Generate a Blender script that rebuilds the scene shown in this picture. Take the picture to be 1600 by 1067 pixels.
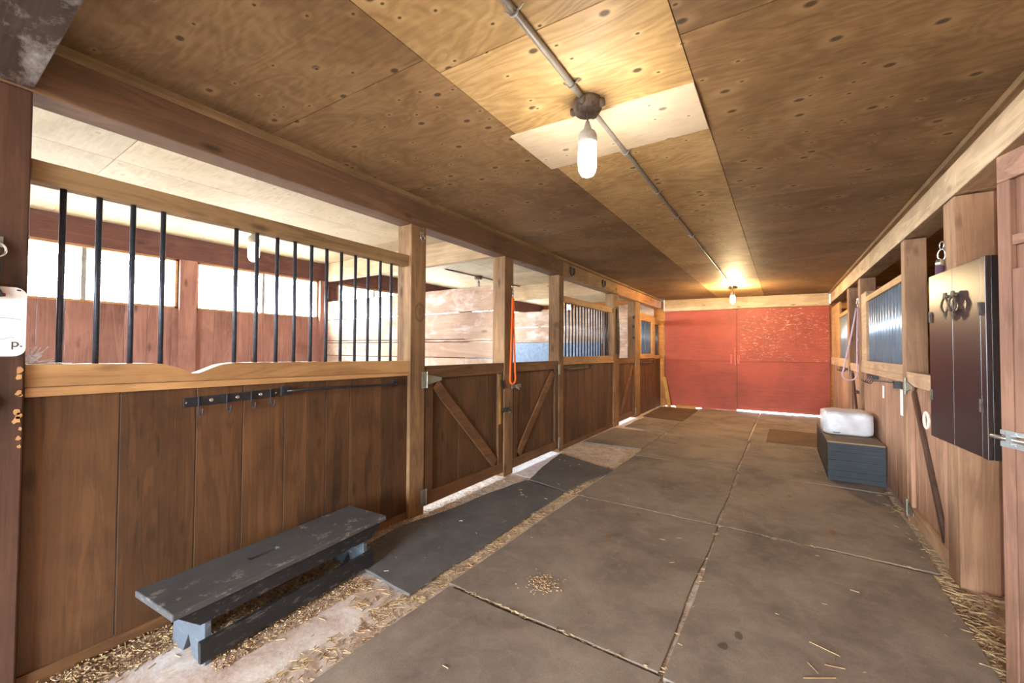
import bpy, bmesh, math, random
from mathutils import Vector, Matrix
random.seed(7)
S = bpy.context.scene
for o in list(bpy.data.objects): bpy.data.objects.remove(o)

# ------------------------------------------------------------ camera
cam = bpy.data.objects.new('camera', bpy.data.cameras.new('camera'))
S.collection.objects.link(cam); S.camera = cam
cam.data.sensor_width = 36.0
cam.data.lens = 36.0*640/1600
cam.data.clip_start = 0.02
YAW, PIT, ROL = [math.radians(v) for v in (33.31, 1.21, 0.312)]
fw = Vector((-math.sin(YAW)*math.cos(PIT), math.cos(YAW)*math.cos(PIT), math.sin(PIT)))
rt = Vector((math.cos(YAW), math.sin(YAW), 0)); up = rt.cross(fw)
cx = rt*math.cos(ROL) + up*math.sin(ROL); cy = -rt*math.sin(ROL) + up*math.cos(ROL)
mw = Matrix((cx, cy, -fw)).transposed().to_4x4(); mw.translation = (0, 0, 1.3)
cam.matrix_world = mw

# ------------------------------------------------------------ sky, exposure
SKY = 66.0
w = bpy.data.worlds.new('overcast_sky'); S.world = w; w.use_nodes = True
bg = w.node_tree.nodes['Background']
bg.inputs[0].default_value = (0.84, 0.93, 1.0, 1); bg.inputs[1].default_value = SKY
vs = S.view_settings
vs.view_transform = 'Standard'; vs.look = 'None'; vs.gamma = 1; vs.use_curve_mapping = False
vs.exposure = 0.6
S.cycles.sample_clamp_indirect = 12
S.cycles.max_bounces = 10; S.cycles.diffuse_bounces = 7
LAMP = 120.0          # strength of the bulbs

# ------------------------------------------------------------ helpers
COL = S.collection
def srgb(r, g, b):
    f = lambda c: c/12.92 if c <= .04045 else ((c+.055)/1.055)**2.4
    return tuple(f(c/255) for c in (r, g, b)) + (1,)

class MB:
    """collects shapes (world coordinates) for one mesh"""
    def __init__(s): s.bm = bmesh.new()
    def hexa(s, p):      # p: 8 points, bottom 4 ccw then top 4
        v = [s.bm.verts.new(q) for q in p]
        for f in ((3,2,1,0),(4,5,6,7),(0,1,5,4),(1,2,6,5),(2,3,7,6),(3,0,4,7)):
            s.bm.faces.new([v[i] for i in f])
        return s
    def box(s, x0, x1, y0, y1, z0, z1):
        return s.hexa([(x0,y0,z0),(x1,y0,z0),(x1,y1,z0),(x0,y1,z0),(x0,y0,z1),(x1,y0,z1),(x1,y1,z1),(x0,y1,z1)])
    def bar(s, p, q, n, wd, th):  # plank from p to q, face normal n, width wd, thickness th (extends along n from p)
        p, q, n = Vector(p), Vector(q), Vector(n).normalized()
        d = (q-p).normalized(); sd = d.cross(n).normalized()*wd/2; t = n*th
        return s.hexa([p-sd, p+sd, p+sd+t, p-sd+t, q-sd, q+sd, q+sd+t, q-sd+t])
    def prism(s, poly, ext):
        ext = Vector(ext); a = [s.bm.verts.new(p) for p in poly]; b = [s.bm.verts.new(Vector(p)+ext) for p in poly]
        n = len(a); s.bm.faces.new(a[::-1]); s.bm.faces.new(b)
        for i in range(n): s.bm.faces.new((a[i], a[(i+1)%n], b[(i+1)%n], b[i]))
        return s
    def tube(s, pts, r, seg=8, closed=False):
        pts = [Vector(p) for p in pts]; n = len(pts); rings = []
        rs = r if isinstance(r, (list, tuple)) else [r]*n
        ref = None
        for i, p in enumerate(pts):
            if closed: d = pts[(i+1)%n]-pts[i-1]
            else: d = pts[min(i+1, n-1)]-pts[max(i-1, 0)]
            d.normalize()
            if ref is None:
                ref = Vector((0,0,1)) if abs(d.z) < .9 else Vector((1,0,0))
            a = (ref - d*ref.dot(d)).normalized(); b = d.cross(a); ref = a
            rings.append([s.bm.verts.new(p + (a*math.cos(2*math.pi*k/seg) + b*math.sin(2*math.pi*k/seg))*rs[i]) for k in range(seg)])
        m = n if closed else n-1
        for i in range(m):
            A, B = rings[i], rings[(i+1)%n]
            for k in range(seg): s.bm.faces.new((A[k], A[(k+1)%seg], B[(k+1)%seg], B[k]))
        if not closed:
            s.bm.faces.new(rings[0][::-1]); s.bm.faces.new(rings[-1])
        return s
    def ring(s, c, R, r, axis, seg=20, sq=1.0):
        c = Vector(c); ax = Vector(axis).normalized()
        u = ax.cross(Vector((0,0,1)) if abs(ax.z) < .9 else Vector((1,0,0))).normalized(); v = ax.cross(u)
        return s.tube([c + u*R*math.cos(t) + v*R*sq*math.sin(t) for t in [2*math.pi*k/seg for k in range(seg)]], r, 7, True)
    def lathe(s, prof, c, axis=(0,0,1), seg=20):
        c = Vector(c); ax = Vector(axis).normalized()
        u = ax.cross(Vector((0,1,0)) if abs(ax.y) < .9 else Vector((1,0,0))).normalized(); v = ax.cross(u); rings = []
        for r, h in prof:
            rings.append([s.bm.verts.new(c + ax*h + (u*math.cos(2*math.pi*k/seg)+v*math.sin(2*math.pi*k/seg))*max(r, 1e-4)) for k in range(seg)])
        for A, B in zip(rings, rings[1:]):
            for k in range(seg): s.bm.faces.new((A[k], A[(k+1)%seg], B[(k+1)%seg], B[k]))
        s.bm.faces.new(rings[0][::-1]); s.bm.faces.new(rings[-1])
        return s
    def build(s, name, mat, parent=None, bevel=0, smooth=False):
        off = origin_of(parent)
        bmesh.ops.recalc_face_normals(s.bm, faces=s.bm.faces)
        if parent is None and not getattr(s, 'keep', False):
            xs = [v.co for v in s.bm.verts]
            off = Vector(((min(c.x for c in xs)+max(c.x for c in xs))/2, (min(c.y for c in xs)+max(c.y for c in xs))/2, min(c.z for c in xs)))
        bmesh.ops.translate(s.bm, vec=-off, verts=s.bm.verts)
        me = bpy.data.meshes.new(name); s.bm.to_mesh(me); s.bm.free()
        if smooth:
            for p in me.polygons: p.use_smooth = True
        o = bpy.data.objects.new(name, me); COL.objects.link(o)
        if parent: o.parent = parent
        else: o.location = off
        me.materials.append(mat)
        if bevel:
            b = o.modifiers.new('bevel', 'BEVEL'); b.width = bevel; b.segments = 2; b.limit_method = 'ANGLE'
        return o
def origin_of(o):
    v = Vector((0,0,0))
    while o: v += o.location; o = o.parent
    return v
def thing(name, label, cat, loc, group=None):
    o = bpy.data.objects.new(name, None); COL.objects.link(o); o.location = loc; o.empty_display_size = .05
    return tag(o, label, cat, group)
def tag(o, label, cat, group=None, kind=None):
    o['label'] = label; o['category'] = cat
    if group: o['group'] = group
    if kind: o['kind'] = kind
    return o
def struct(o): o['kind'] = 'structure'; return o
def copy_tree(o, parent=None):
    c = o.copy(); COL.objects.link(c)
    if parent: c.parent = parent
    for ch in list(o.children): copy_tree(ch, c)
    return c

# ------------------------------------------------------------ materials
def nt(name):
    m = bpy.data.materials.new(name); m.use_nodes = True
    t = m.node_tree; return m, t, t.nodes['Principled BSDF']
def N(t, typ, **k):
    n = t.nodes.new(typ)
    for a, v in k.items():
        if a == 'i':
            for i, x in v.items(): n.inputs[i].default_value = x
        else: setattr(n, a, v)
    return n
def L(t, a, b): t.links.new(a, b)
def math_(t, op, a, b=None, clamp=False):
    n = N(t, 'ShaderNodeMath', operation=op, use_clamp=clamp)
    for i, x in enumerate((a, b)):
        if x is None: continue
        if isinstance(x, (int, float)): n.inputs[i].default_value = x
        else: L(t, x, n.inputs[i])
    return n.outputs[0]
def mixc(t, f, a, b, blend='MIX'):
    n = N(t, 'ShaderNodeMix', data_type='RGBA', blend_type=blend)
    for i, x in ((0, f), (6, a), (7, b)):
        if isinstance(x, (int, float)): n.inputs[i].default_value = x
        elif isinstance(x, tuple): n.inputs[i].default_value = x
        else: L(t, x, n.inputs[i])
    return n.outputs[2]
def ramp(t, f, stops):
    n = N(t, 'ShaderNodeValToRGB'); e = n.color_ramp.elements
    while len(e) < len(stops): e.new(.5)
    for x, (p, c) in zip(e, stops): x.position = p; x.color = c if isinstance(c, tuple) else (c, c, c, 1)
    L(t, f, n.inputs[0]); return n.outputs[0]
def scaled(t, pos, sc):
    n = N(t, 'ShaderNodeVectorMath', operation='MULTIPLY'); L(t, pos, n.inputs[0]); n.inputs[1].default_value = sc; return n.outputs[0]
def noise(t, v, scale, detail=4, rough=.55, dist=0):
    n = N(t, 'ShaderNodeTexNoise', i={'Scale': scale, 'Detail': detail, 'Roughness': rough, 'Distortion': dist}); L(t, v, n.inputs['Vector']); return n.outputs['Fac']
def sat(c, k):
    return tuple(max(0, min(1, x*k)) for x in c[:3]) + (1,)

def wood(name, base, dark, axis='z', rough=.72, spec=.25, var=.25, knots=.5, wear=None, wear_amt=.0, grain=1.0, bump=.25, spots=()):
    """sawn timber: base and dark grain tones, grain along one axis, tone differs from board to board"""
    m, t, p = nt(name)
    g = N(t, 'ShaderNodeNewGeometry')
    rnd = g.outputs['Random Per Island']
    off = N(t, 'ShaderNodeVectorMath', operation='MULTIPLY_ADD')
    cmb = N(t, 'ShaderNodeCombineXYZ'); L(t, rnd, cmb.inputs[0]); L(t, rnd, cmb.inputs[1]); L(t, rnd, cmb.inputs[2])
    L(t, cmb.outputs[0], off.inputs[0]); off.inputs[1].default_value = (31, 17, 23); L(t, g.outputs['Position'], off.inputs[2])
    pos = off.outputs[0]
    al, cr = .9, 9.0
    sc = {'x': (al, cr, cr), 'y': (cr, al, cr), 'z': (cr, cr, al)}[axis]
    fi = {'x': (3, 120, 120), 'y': (120, 3, 120), 'z': (120, 120, 3)}[axis]
    big = noise(t, scaled(t, pos, sc), 1.0, 5, .6, 1.4)
    rings = math_(t, 'SINE', math_(t, 'MULTIPLY', big, 34.0))
    fine = noise(t, scaled(t, pos, fi), 1.0, 3, .6)
    blot = noise(t, pos, 1.6, 4, .6, .6)
    f = math_(t, 'ADD', math_(t, 'MULTIPLY', big, .62), math_(t, 'ADD', math_(t, 'MULTIPLY', rings, .05*grain), math_(t, 'MULTIPLY', fine, .28*grain)))
    f = math_(t, 'ADD', f, math_(t, 'MULTIPLY', math_(t, 'SUBTRACT', blot, .5), .75))
    c = ramp(t, f, [(.18, dark), (.62, base), (.95, sat(base, 1.35))])
    if knots:
        v = N(t, 'ShaderNodeTexVoronoi', i={'Scale': 1.0, 'Randomness': 1.0})
        ks = {'x': (2.4, 7, 7), 'y': (7, 2.4, 7), 'z': (7, 7, 2.4)}[axis]
        L(t, scaled(t, pos, ks), v.inputs['Vector'])
        k = ramp(t, v.outputs['Distance'], [(.05, 1.0), (.16, 0.0)])
        c = mixc(t, math_(t, 'MULTIPLY', k, knots), c, sat(dark, .4))
    for (q, r) in spots:
        dv = N(t, 'ShaderNodeVectorMath', operation='SUBTRACT'); L(t, g.outputs['Position'], dv.inputs[0]); dv.inputs[1].default_value = q
        ln = N(t, 'ShaderNodeVectorMath', operation='LENGTH'); L(t, scaled(t, dv.outputs[0], (.3, 1, .7)), ln.inputs[0])
        k = ramp(t, math_(t, 'DIVIDE', ln.outputs['Value'], r), [(0, .35), (.55, .12), (.8, .5), (1, 0)])
        c = mixc(t, k, c, sat(dark, .35))
    if wear:
        wn = noise(t, scaled(t, pos, tuple(2.2 if a > 1 else 1.1 for a in sc)), 2.3, 8, .72, .4)
        c = mixc(t, math_(t, 'MULTIPLY', ramp(t, wn, [(.5, 0.0), (.68, 1.0)]), wear_amt), c, wear)
    hv = N(t, 'ShaderNodeHueSaturation'); L(t, c, hv.inputs['Color'])
    L(t, math_(t, 'ADD', math_(t, 'MULTIPLY', rnd, var), 1-var/2), hv.inputs['Value'])
    L(t, hv.outputs[0], p.inputs['Base Color'])
    p.inputs['Roughness'].default_value = rough; p.inputs['Specular IOR Level'].default_value = spec
    b = N(t, 'ShaderNodeBump', i={'Strength': bump, 'Distance': .004}); L(t, f, b.inputs['Height']); L(t, b.outputs[0], p.inputs['Normal'])
    return m

def plywood(name, base, dark, pale, knots=1.0, lines=1.0):
    """ceiling sheets: swirling veneer figure and small dark knots"""
    m, t, p = nt(name)
    g = N(t, 'ShaderNodeNewGeometry'); rnd = g.outputs['Random Per Island']
    cmb = N(t, 'ShaderNodeCombineXYZ'); L(t, rnd, cmb.inputs[0]); L(t, rnd, cmb.inputs[1])
    off = N(t, 'ShaderNodeVectorMath', operation='MULTIPLY_ADD'); L(t, cmb.outputs[0], off.inputs[0]); off.inputs[1].default_value = (41, 13, 0); L(t, g.outputs['Position'], off.inputs[2])
    pos = scaled(t, off.outputs[0], (1, 1, 0))
    n1 = noise(t, scaled(t, pos, (1.1, 3.0, 0)), 1.0, 3, .5, .8)
    ln = math_(t, 'SINE', math_(t, 'MULTIPLY', n1, 95.0))
    n2 = noise(t, pos, 1.3, 6, .65, .5)
    n3 = noise(t, scaled(t, pos, (6, 60, 0)), 1.0, 4, .65)
    f = math_(t, 'ADD', math_(t, 'MULTIPLY', n2, .75), math_(t, 'ADD', math_(t, 'MULTIPLY', n3, .3), math_(t, 'MULTIPLY', ln, .055*lines)))
    c = ramp(t, f, [(.28, dark), (.52, base), (.8, pale)])
    for sc, rr, thr in (((3.6, 5.2, 0), .085, .45), ((7.5, 10.5, 0), .075, .25)):
        v = N(t, 'ShaderNodeTexVoronoi', voronoi_dimensions='2D', i={'Scale': 1.0}); L(t, scaled(t, pos, sc), v.inputs['Vector'])
        sep = N(t, 'ShaderNodeSeparateColor'); L(t, v.outputs['Color'], sep.inputs[0])
        on = math_(t, 'LESS_THAN', sep.outputs[0], thr)
        halo = ramp(t, v.outputs['Distance'], [(rr*1.2, .45), (rr*3, 0.0)])
        c = mixc(t, math_(t, 'MULTIPLY', math_(t, 'MULTIPLY', halo, on), knots), c, pale)
        k = ramp(t, v.outputs['Distance'], [(rr*.55, 1.0), (rr, 0.0)])
        c = mixc(t, math_(t, 'MULTIPLY', math_(t, 'MULTIPLY', k, on), knots*.9), c, sat(dark, .25))
    hv = N(t, 'ShaderNodeHueSaturation'); L(t, c, hv.inputs['Color']); L(t, math_(t, 'ADD', math_(t, 'MULTIPLY', rnd, .3), .85), hv.inputs['Value'])
    L(t, hv.outputs[0], p.inputs['Base Color']); p.inputs['Roughness'].default_value = .62; p.inputs['Specular IOR Level'].default_value = .25
    b = N(t, 'ShaderNodeBump', i={'Strength': .12, 'Distance': .003}); L(t, f, b.inputs['Height']); L(t, b.outputs[0], p.inputs['Normal'])
    return m

def plain(name, col, rough=.5, metal=0, spec=.4, nz=0, nscale=20, col2=None, bump=0):
    m, t, p = nt(name)
    p.inputs['Base Color'].default_value = col; p.inputs['Roughness'].default_value = rough
    p.inputs['Metallic'].default_value = metal; p.inputs['Specular IOR Level'].default_value = spec
    if nz:
        g = N(t, 'ShaderNodeNewGeometry'); n = noise(t, g.outputs['Position'], nscale, 6, .65)
        L(t, mixc(t, math_(t, 'MULTIPLY', ramp(t, n, [(.4, 0.0), (.66, 1.0)]), nz), col, col2 or sat(col, .4)), p.inputs['Base Color'])
        if bump:
            b = N(t, 'ShaderNodeBump', i={'Strength': bump, 'Distance': .003}); L(t, n, b.inputs['Height']); L(t, b.outputs[0], p.inputs['Normal'])
    return m

def painted(name, base, chip, chip_amt, axis_fine=(4, 4, 40), rough=.55, spec=.35, zlo=None, bump=.15):
    """painted boards with worn flecks showing the wood below"""
    m, t, p = nt(name)
    g = N(t, 'ShaderNodeNewGeometry'); pos = g.outputs['Position']
    n = noise(t, pos, 2.0, 5, .6, .4); fine = noise(t, scaled(t, pos, axis_fine), 1.0, 4, .6)
    c = ramp(t, math_(t, 'ADD', math_(t, 'MULTIPLY', n, .6), math_(t, 'MULTIPLY', fine, .4)), [(.3, sat(base, .62)), (.55, base), (.8, sat(base, 1.25))])
    if chip_amt:
        fl = noise(t, scaled(t, pos, (14, 14, 45)), 1.0, 6, .75)
        area = noise(t, pos, 1.1, 2, .5)
        fac = math_(t, 'MULTIPLY', ramp(t, fl, [(.56, 0.0), (.63, 1.0)]), ramp(t, area, [(.38, 0.0), (.55, 1.0)]))
        if zlo is not None:
            sep = N(t, 'ShaderNodeSeparateXYZ'); L(t, pos, sep.inputs[0])
            fac = math_(t, 'MULTIPLY', fac, math_(t, 'MULTIPLY', math_(t, 'GREATER_THAN', sep.outputs[2], zlo), math_(t, 'GREATER_THAN', sep.outputs[0], -.75)))
        c = mixc(t, math_(t, 'MULTIPLY', fac, chip_amt), c, chip)
    L(t, c, p.inputs['Base Color']); p.inputs['Roughness'].default_value = rough; p.inputs['Specular IOR Level'].default_value = spec
    b = N(t, 'ShaderNodeBump', i={'Strength': bump, 'Distance': .003}); L(t, fine, b.inputs['Height']); L(t, b.outputs[0], p.inputs['Normal'])
    return m

def rubber(name, base, dust, dust_amt, rough=.78):
    m, t, p = nt(name)
    g = N(t, 'ShaderNodeNewGeometry'); pos = g.outputs['Position']; rnd = g.outputs['Random Per Island']
    n = noise(t, pos, 1.7, 6, .62, .5); n2 = noise(t, pos, 9, 7, .7, .6); peb = noise(t, pos, 170, 2, .5)
    c = mixc(t, math_(t, 'MULTIPLY', ramp(t, n, [(.34, 0.0), (.68, 1.0)]), dust_amt), base, dust)
    c = mixc(t, math_(t, 'MULTIPLY', ramp(t, n2, [(.45, 0.0), (.75, 1.0)]), .32), c, sat(dust, 1.35))
    c = mixc(t, ramp(t, peb, [(.3, .25), (.6, 0.0)]), c, sat(base, .5))
    L(t, c, p.inputs['Base Color']); p.inputs['Roughness'].default_value = rough; p.inputs['Specular IOR Level'].default_value = .3
    b = N(t, 'ShaderNodeBump', i={'Strength': .25, 'Distance': .002}); L(t, peb, b.inputs['Height']); L(t, b.outputs[0], p.inputs['Normal'])
    return m

def dirt(name, c1, c2, c3, scale=6):
    m, t, p = nt(name)
    g = N(t, 'ShaderNodeNewGeometry'); pos = g.outputs['Position']
    n = noise(t, pos, scale, 9, .72, .4); n2 = noise(t, pos, scale*9, 5, .7)
    c = ramp(t, math_(t, 'ADD', math_(t, 'MULTIPLY', n, .7), math_(t, 'MULTIPLY', n2, .3)), [(.34, c1), (.5, c2), (.64, c3)])
    L(t, c, p.inputs['Base Color']); p.inputs['Roughness'].default_value = .9; p.inputs['Specular IOR Level'].default_value = .1
    b = N(t, 'ShaderNodeBump', i={'Strength': .5, 'Distance': .01}); L(t, n, b.inputs['Height']); L(t, b.outputs[0], p.inputs['Normal'])
    return m

def emit(name, col, strength):
    m, t, p = nt(name)
    p.inputs['Base Color'].default_value = (.9, .9, .9, 1)
    p.inputs['Emission Color'].default_value = col; p.inputs['Emission Strength'].default_value = strength
    return m
def glass(name):
    m = bpy.data.materials.new(name); m.use_nodes = True; t = m.node_tree; t.nodes.clear()
    o = N(t, 'ShaderNodeOutputMaterial'); a = N(t, 'ShaderNodeBsdfTransparent'); b = N(t, 'ShaderNodeBsdfGlossy', i={'Roughness': .05}); x = N(t, 'ShaderNodeMixShader', i={0: .06})
    L(t, a.outputs[0], x.inputs[1]); L(t, b.outputs[0], x.inputs[2]); L(t, x.outputs[0], o.inputs[0]); return m

M = {}
M['panel'] = wood('stained_plank', srgb(98, 66, 39), srgb(48, 31, 19), 'z', .6, .35, .35, .6)
M['panelx'] = wood('stained_rail', srgb(116, 80, 49), srgb(62, 41, 25), 'y', .6, .35, .25, .5)
M['post'] = wood('post_timber', srgb(138, 106, 74), srgb(78, 56, 38), 'z', .75, .2, .2, .7, spots=(((-2.382, 2.298, 1.594), .06), ((-2.382, 4.769, 1.626), .055)))
M['nearpost'] = wood('dark_post_timber', srgb(88, 62, 48), srgb(50, 34, 28), 'z', .7, .2, .2, .6)
M['beam_shaded'] = wood('shaded_beam_timber', srgb(112, 84, 62), srgb(72, 53, 40), 'y', .75, .2, .2, .7)  # beam timber with the shade on its near length put into the colour
M['sill'] = wood('pine_sill', srgb(184, 142, 94), srgb(136, 96, 60), 'y', .65, .3, .15, .5)
M['beam'] = wood('beam_timber', srgb(142, 114, 80), srgb(92, 71, 48), 'y', .75, .2, .2, .7)
M['beam_warm'] = wood('orange_beam_timber', srgb(172, 126, 82), srgb(112, 78, 50), 'y', .7, .25, .2, .6)
M['beamr'] = wood('pale_beam_timber', srgb(190, 164, 132), srgb(136, 110, 84), 'y', .75, .2, .2, .6)
M['beamx'] = wood('cross_beam_timber', srgb(196, 174, 144), srgb(146, 122, 94), 'x', .75, .2, .2, .9)
M['rightplank'] = wood('pinkish_plank', srgb(168, 128, 102), srgb(116, 84, 66), 'z', .7, .25, .25, .5)
M['rightrail'] = wood('pinkish_rail', srgb(190, 156, 124), srgb(140, 108, 82), 'y', .7, .25, .2, .4)
M['rpost'] = wood('grey_brown_post', srgb(156, 120, 92), srgb(100, 72, 54), 'z', .75, .2, .2, .5)
M['neardoor'] = wood('door_board', srgb(142, 104, 84), srgb(88, 62, 50), 'z', .7, .25, .2, .4)
M['neardoorx'] = wood('door_rail_board', srgb(150, 112, 90), srgb(96, 70, 56), 'y', .7, .25, .2, .4)
M['wash'] = wood('whitewashed_board', srgb(178, 154, 134), srgb(140, 110, 90), 'x', .8, .15, .08, .6, grain=.4, wear=srgb(200, 188, 180), wear_amt=.8)
M['redboard'] = wood('reddish_board', srgb(158, 114, 100), srgb(110, 74, 64), 'z', .7, .25, .25, .7)
M['header'] = wood('purple_brown_header', srgb(112, 78, 70), srgb(78, 52, 48), 'y', .75, .2, .15, .4)
M['ochreboard'] = wood('ochre_board', srgb(190, 130, 70), srgb(130, 82, 42), 'x', .75, .2, .25, .5)
M['scrap'] = wood('scrap_lumber', srgb(186, 150, 84), srgb(140, 104, 52), 'z', .75, .2, .2, .4)
M['oldbeam'] = wood('cobwebbed_beam', srgb(70, 56, 48), srgb(34, 26, 22), 'x', .9, .1, .2, .3, wear=srgb(150, 146, 142), wear_amt=.85)
M['ply'] = plywood('ceiling_plywood', srgb(164, 132, 86), srgb(118, 90, 56), srgb(200, 170, 122))
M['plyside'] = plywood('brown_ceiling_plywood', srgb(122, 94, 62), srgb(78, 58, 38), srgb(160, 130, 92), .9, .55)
M['plypale'] = plywood('stall_plywood', srgb(166, 152, 124), srgb(132, 116, 90), srgb(184, 172, 148), .35, .5)
M['patch'] = plywood('pale_plywood_patch', srgb(196, 176, 148), srgb(156, 132, 102), srgb(214, 198, 172), .8, .3)
M['red'] = painted('worn_red_paint', srgb(152, 68, 48), srgb(206, 164, 140), .8, zlo=1.1)
M['redtrim'] = plain('red_trim_paint', srgb(168, 60, 44), .5, nz=.5, nscale=30, col2=srgb(216, 150, 120))
M['mat'] = rubber('dusty_rubber', srgb(112, 101, 92), srgb(158, 145, 132), .9)
M['slate'] = rubber('slate_rubber', srgb(84, 83, 84), srgb(116, 113, 110), .6)
M['brownmat'] = rubber('brown_rubber', srgb(92, 74, 58), srgb(120, 98, 76), .8)
M['stackmat'] = rubber('blue_black_rubber', srgb(40, 45, 50), srgb(62, 66, 70), .5, .6)
M['stacktop'] = rubber('dusty_top_rubber', srgb(126, 106, 84), srgb(146, 124, 98), .7)
M['floor'] = dirt('littered_concrete', srgb(164, 134, 116), srgb(206, 190, 180), srgb(232, 226, 222), 5)
M['stallfloor'] = dirt('limed_stall_floor', srgb(170, 160, 150), srgb(214, 208, 204), srgb(240, 238, 236), 5)
M['lime'] = dirt('white_lime_dust', srgb(190, 184, 186), srgb(226, 224, 228), srgb(244, 244, 248), 14)
M['limespeck'] = dirt('speckled_lime_dust', srgb(120, 90, 66), srgb(206, 196, 188), srgb(236, 232, 228), 22)
M['straw'] = plain('straw', srgb(178, 154, 114), .7, spec=.2, nz=1, nscale=9, col2=srgb(132, 104, 76))
M['shaving'] = plain('wood_shavings', srgb(190, 162, 126), .8, spec=.1, nz=1, nscale=40, col2=srgb(104, 78, 56))
M['leaf'] = plain('dry_leaf', srgb(140, 92, 56), .7)
M['black'] = plain('black_iron', srgb(34, 34, 38), .45, .2, .5, nz=.4, nscale=40, col2=srgb(64, 62, 62))
M['barm'] = plain('blue_grey_bar', srgb(52, 56, 66), .4, .5, .5, nz=.4, nscale=30, col2=srgb(86, 90, 98))
M['zinc'] = plain('galvanised_steel', srgb(176, 178, 176), .38, .85, .5, nz=.5, nscale=24, col2=srgb(126, 132, 128))
M['rustzinc'] = plain('dull_hinge_steel', srgb(150, 152, 140), .5, .6, .5, nz=.5, nscale=30, col2=srgb(104, 100, 86))
M['corr'] = plain('corrugated_steel', srgb(160, 174, 190), .3, .6, .5, nz=.4, nscale=8, col2=srgb(110, 128, 148))
M['chrome'] = plain('bright_metal', srgb(210, 208, 202), .25, .9)
M['conduit'] = plain('grey_conduit', srgb(124, 116, 106), .55, .2, nz=.5, nscale=18, col2=srgb(88, 78, 68))
M['boxm'] = plain('dirty_iron', srgb(104, 88, 74), .6, .3, nz=.8, nscale=26, col2=srgb(34, 28, 26))
M['socket'] = plain('grey_socket', srgb(150, 142, 134), .6, nz=.4, nscale=40, col2=srgb(110, 100, 92))
M['bulb'] = emit('bulb_glow', (1, .94, .84, 1), LAMP)
M['bulbwarm'] = emit('warm_bulb_glow', (1, .72, .38, 1), LAMP*10)
M['bulbdim'] = emit('stall_bulb_glow', (1, .95, .85, 1), LAMP*.25)
M['deadbulb'] = plain('unlit_bulb', srgb(188, 184, 176), .3)
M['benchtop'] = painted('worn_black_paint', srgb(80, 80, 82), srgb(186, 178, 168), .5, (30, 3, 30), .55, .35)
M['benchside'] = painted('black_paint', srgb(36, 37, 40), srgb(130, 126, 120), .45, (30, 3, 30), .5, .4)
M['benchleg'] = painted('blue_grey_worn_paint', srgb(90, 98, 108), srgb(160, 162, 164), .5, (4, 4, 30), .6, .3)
M['cab'] = painted('glossy_black_paint', srgb(34, 25, 28), srgb(120, 104, 100), .10, (50, 50, 3), .3, .6, bump=.03)
M['cabside'] = painted('black_side_paint', srgb(18, 18, 22), srgb(96, 90, 96), .15, (6, 6, 60), .35, .5)
M['orange'] = plain('orange_rope', srgb(238, 106, 44), .7, spec=.2)
M['pinkrope'] = plain('mauve_rope', srgb(206, 178, 190), .75, spec=.2, nz=.4, nscale=60, col2=srgb(140, 100, 120))
M['plum'] = plain('plum_webbing', srgb(92, 62, 84), .7)
M['paper'] = plain('white_card', srgb(238, 236, 234), .5)
M['ink'] = plain('dark_ink', srgb(60, 60, 62), .6)
M['whitepaint'] = plain('white_paint', srgb(240, 238, 236), .5)
M['plastic'] = plain('white_plastic_wrap', srgb(204, 204, 208), .3, spec=.5, nz=.5, nscale=11, col2=srgb(176, 164, 160), bump=.9)
M['bluepaint'] = plain('blue_grey_paint', srgb(104, 122, 146), .6, nz=.6, nscale=16, col2=srgb(140, 156, 174))
M['glass'] = glass('window_glass')
M['cream'] = plain('cream_ring', srgb(232, 222, 200), .4)
M['ground'] = plain('pale_gravel', srgb(170, 164, 156), .9, spec=.1, nz=.5, nscale=3)
M['red_plastic'] = plain('red_plastic', srgb(190, 50, 50), .4)
M['web'] = plain('cobweb', srgb(226, 226, 228), .9, spec=.05)
M['yellowworn'] = wood('worn_yellow_edge', srgb(206, 170, 84), srgb(130, 86, 40), 'z', .7, .2, .2, .6)

XL, XR, YF = -2.382, .807, 10.15
def zc(x, y):        # the aisle ceiling sags towards the right-hand beam
    l = 2.49 + .002*y; r = 2.345 + .0115*y
    return l + (r-l)*(x-XL)/(XR-XL)

# ------------------------------------------------------------ setting: floor, walls, ceilings
XE, XRE, YN = -5.66, 3.6, -4.2
o = struct(MB().box(-2.5, .95, YN, YF+.06, -.12, 0).build('floor', M['floor']))
m = MB(); m.box(XE-.1, -2.5, YN, YF+.06, -.12, -.001); m.box(.95, XRE+.1, YN, YF+.06, -.12, -.001)
struct(m.build('floor_stalls', M['stallfloor']))
struct(MB().box(-60, 60, -60, 70, -.3, -.125).build('ground_outside', M['ground']))
# aisle ceiling sheets
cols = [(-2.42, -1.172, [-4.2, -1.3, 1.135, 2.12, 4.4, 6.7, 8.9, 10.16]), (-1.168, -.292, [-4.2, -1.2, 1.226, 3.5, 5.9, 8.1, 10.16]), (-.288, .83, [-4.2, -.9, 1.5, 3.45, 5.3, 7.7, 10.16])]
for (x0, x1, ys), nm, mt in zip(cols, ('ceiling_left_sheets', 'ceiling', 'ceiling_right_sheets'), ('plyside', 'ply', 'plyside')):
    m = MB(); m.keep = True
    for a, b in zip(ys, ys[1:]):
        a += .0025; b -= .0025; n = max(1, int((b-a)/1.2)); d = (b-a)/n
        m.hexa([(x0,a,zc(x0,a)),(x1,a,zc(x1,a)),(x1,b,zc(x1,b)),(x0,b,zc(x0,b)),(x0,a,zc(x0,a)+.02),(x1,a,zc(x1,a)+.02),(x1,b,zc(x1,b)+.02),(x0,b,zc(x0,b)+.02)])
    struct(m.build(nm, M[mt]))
m = MB(); m.keep = True
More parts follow.
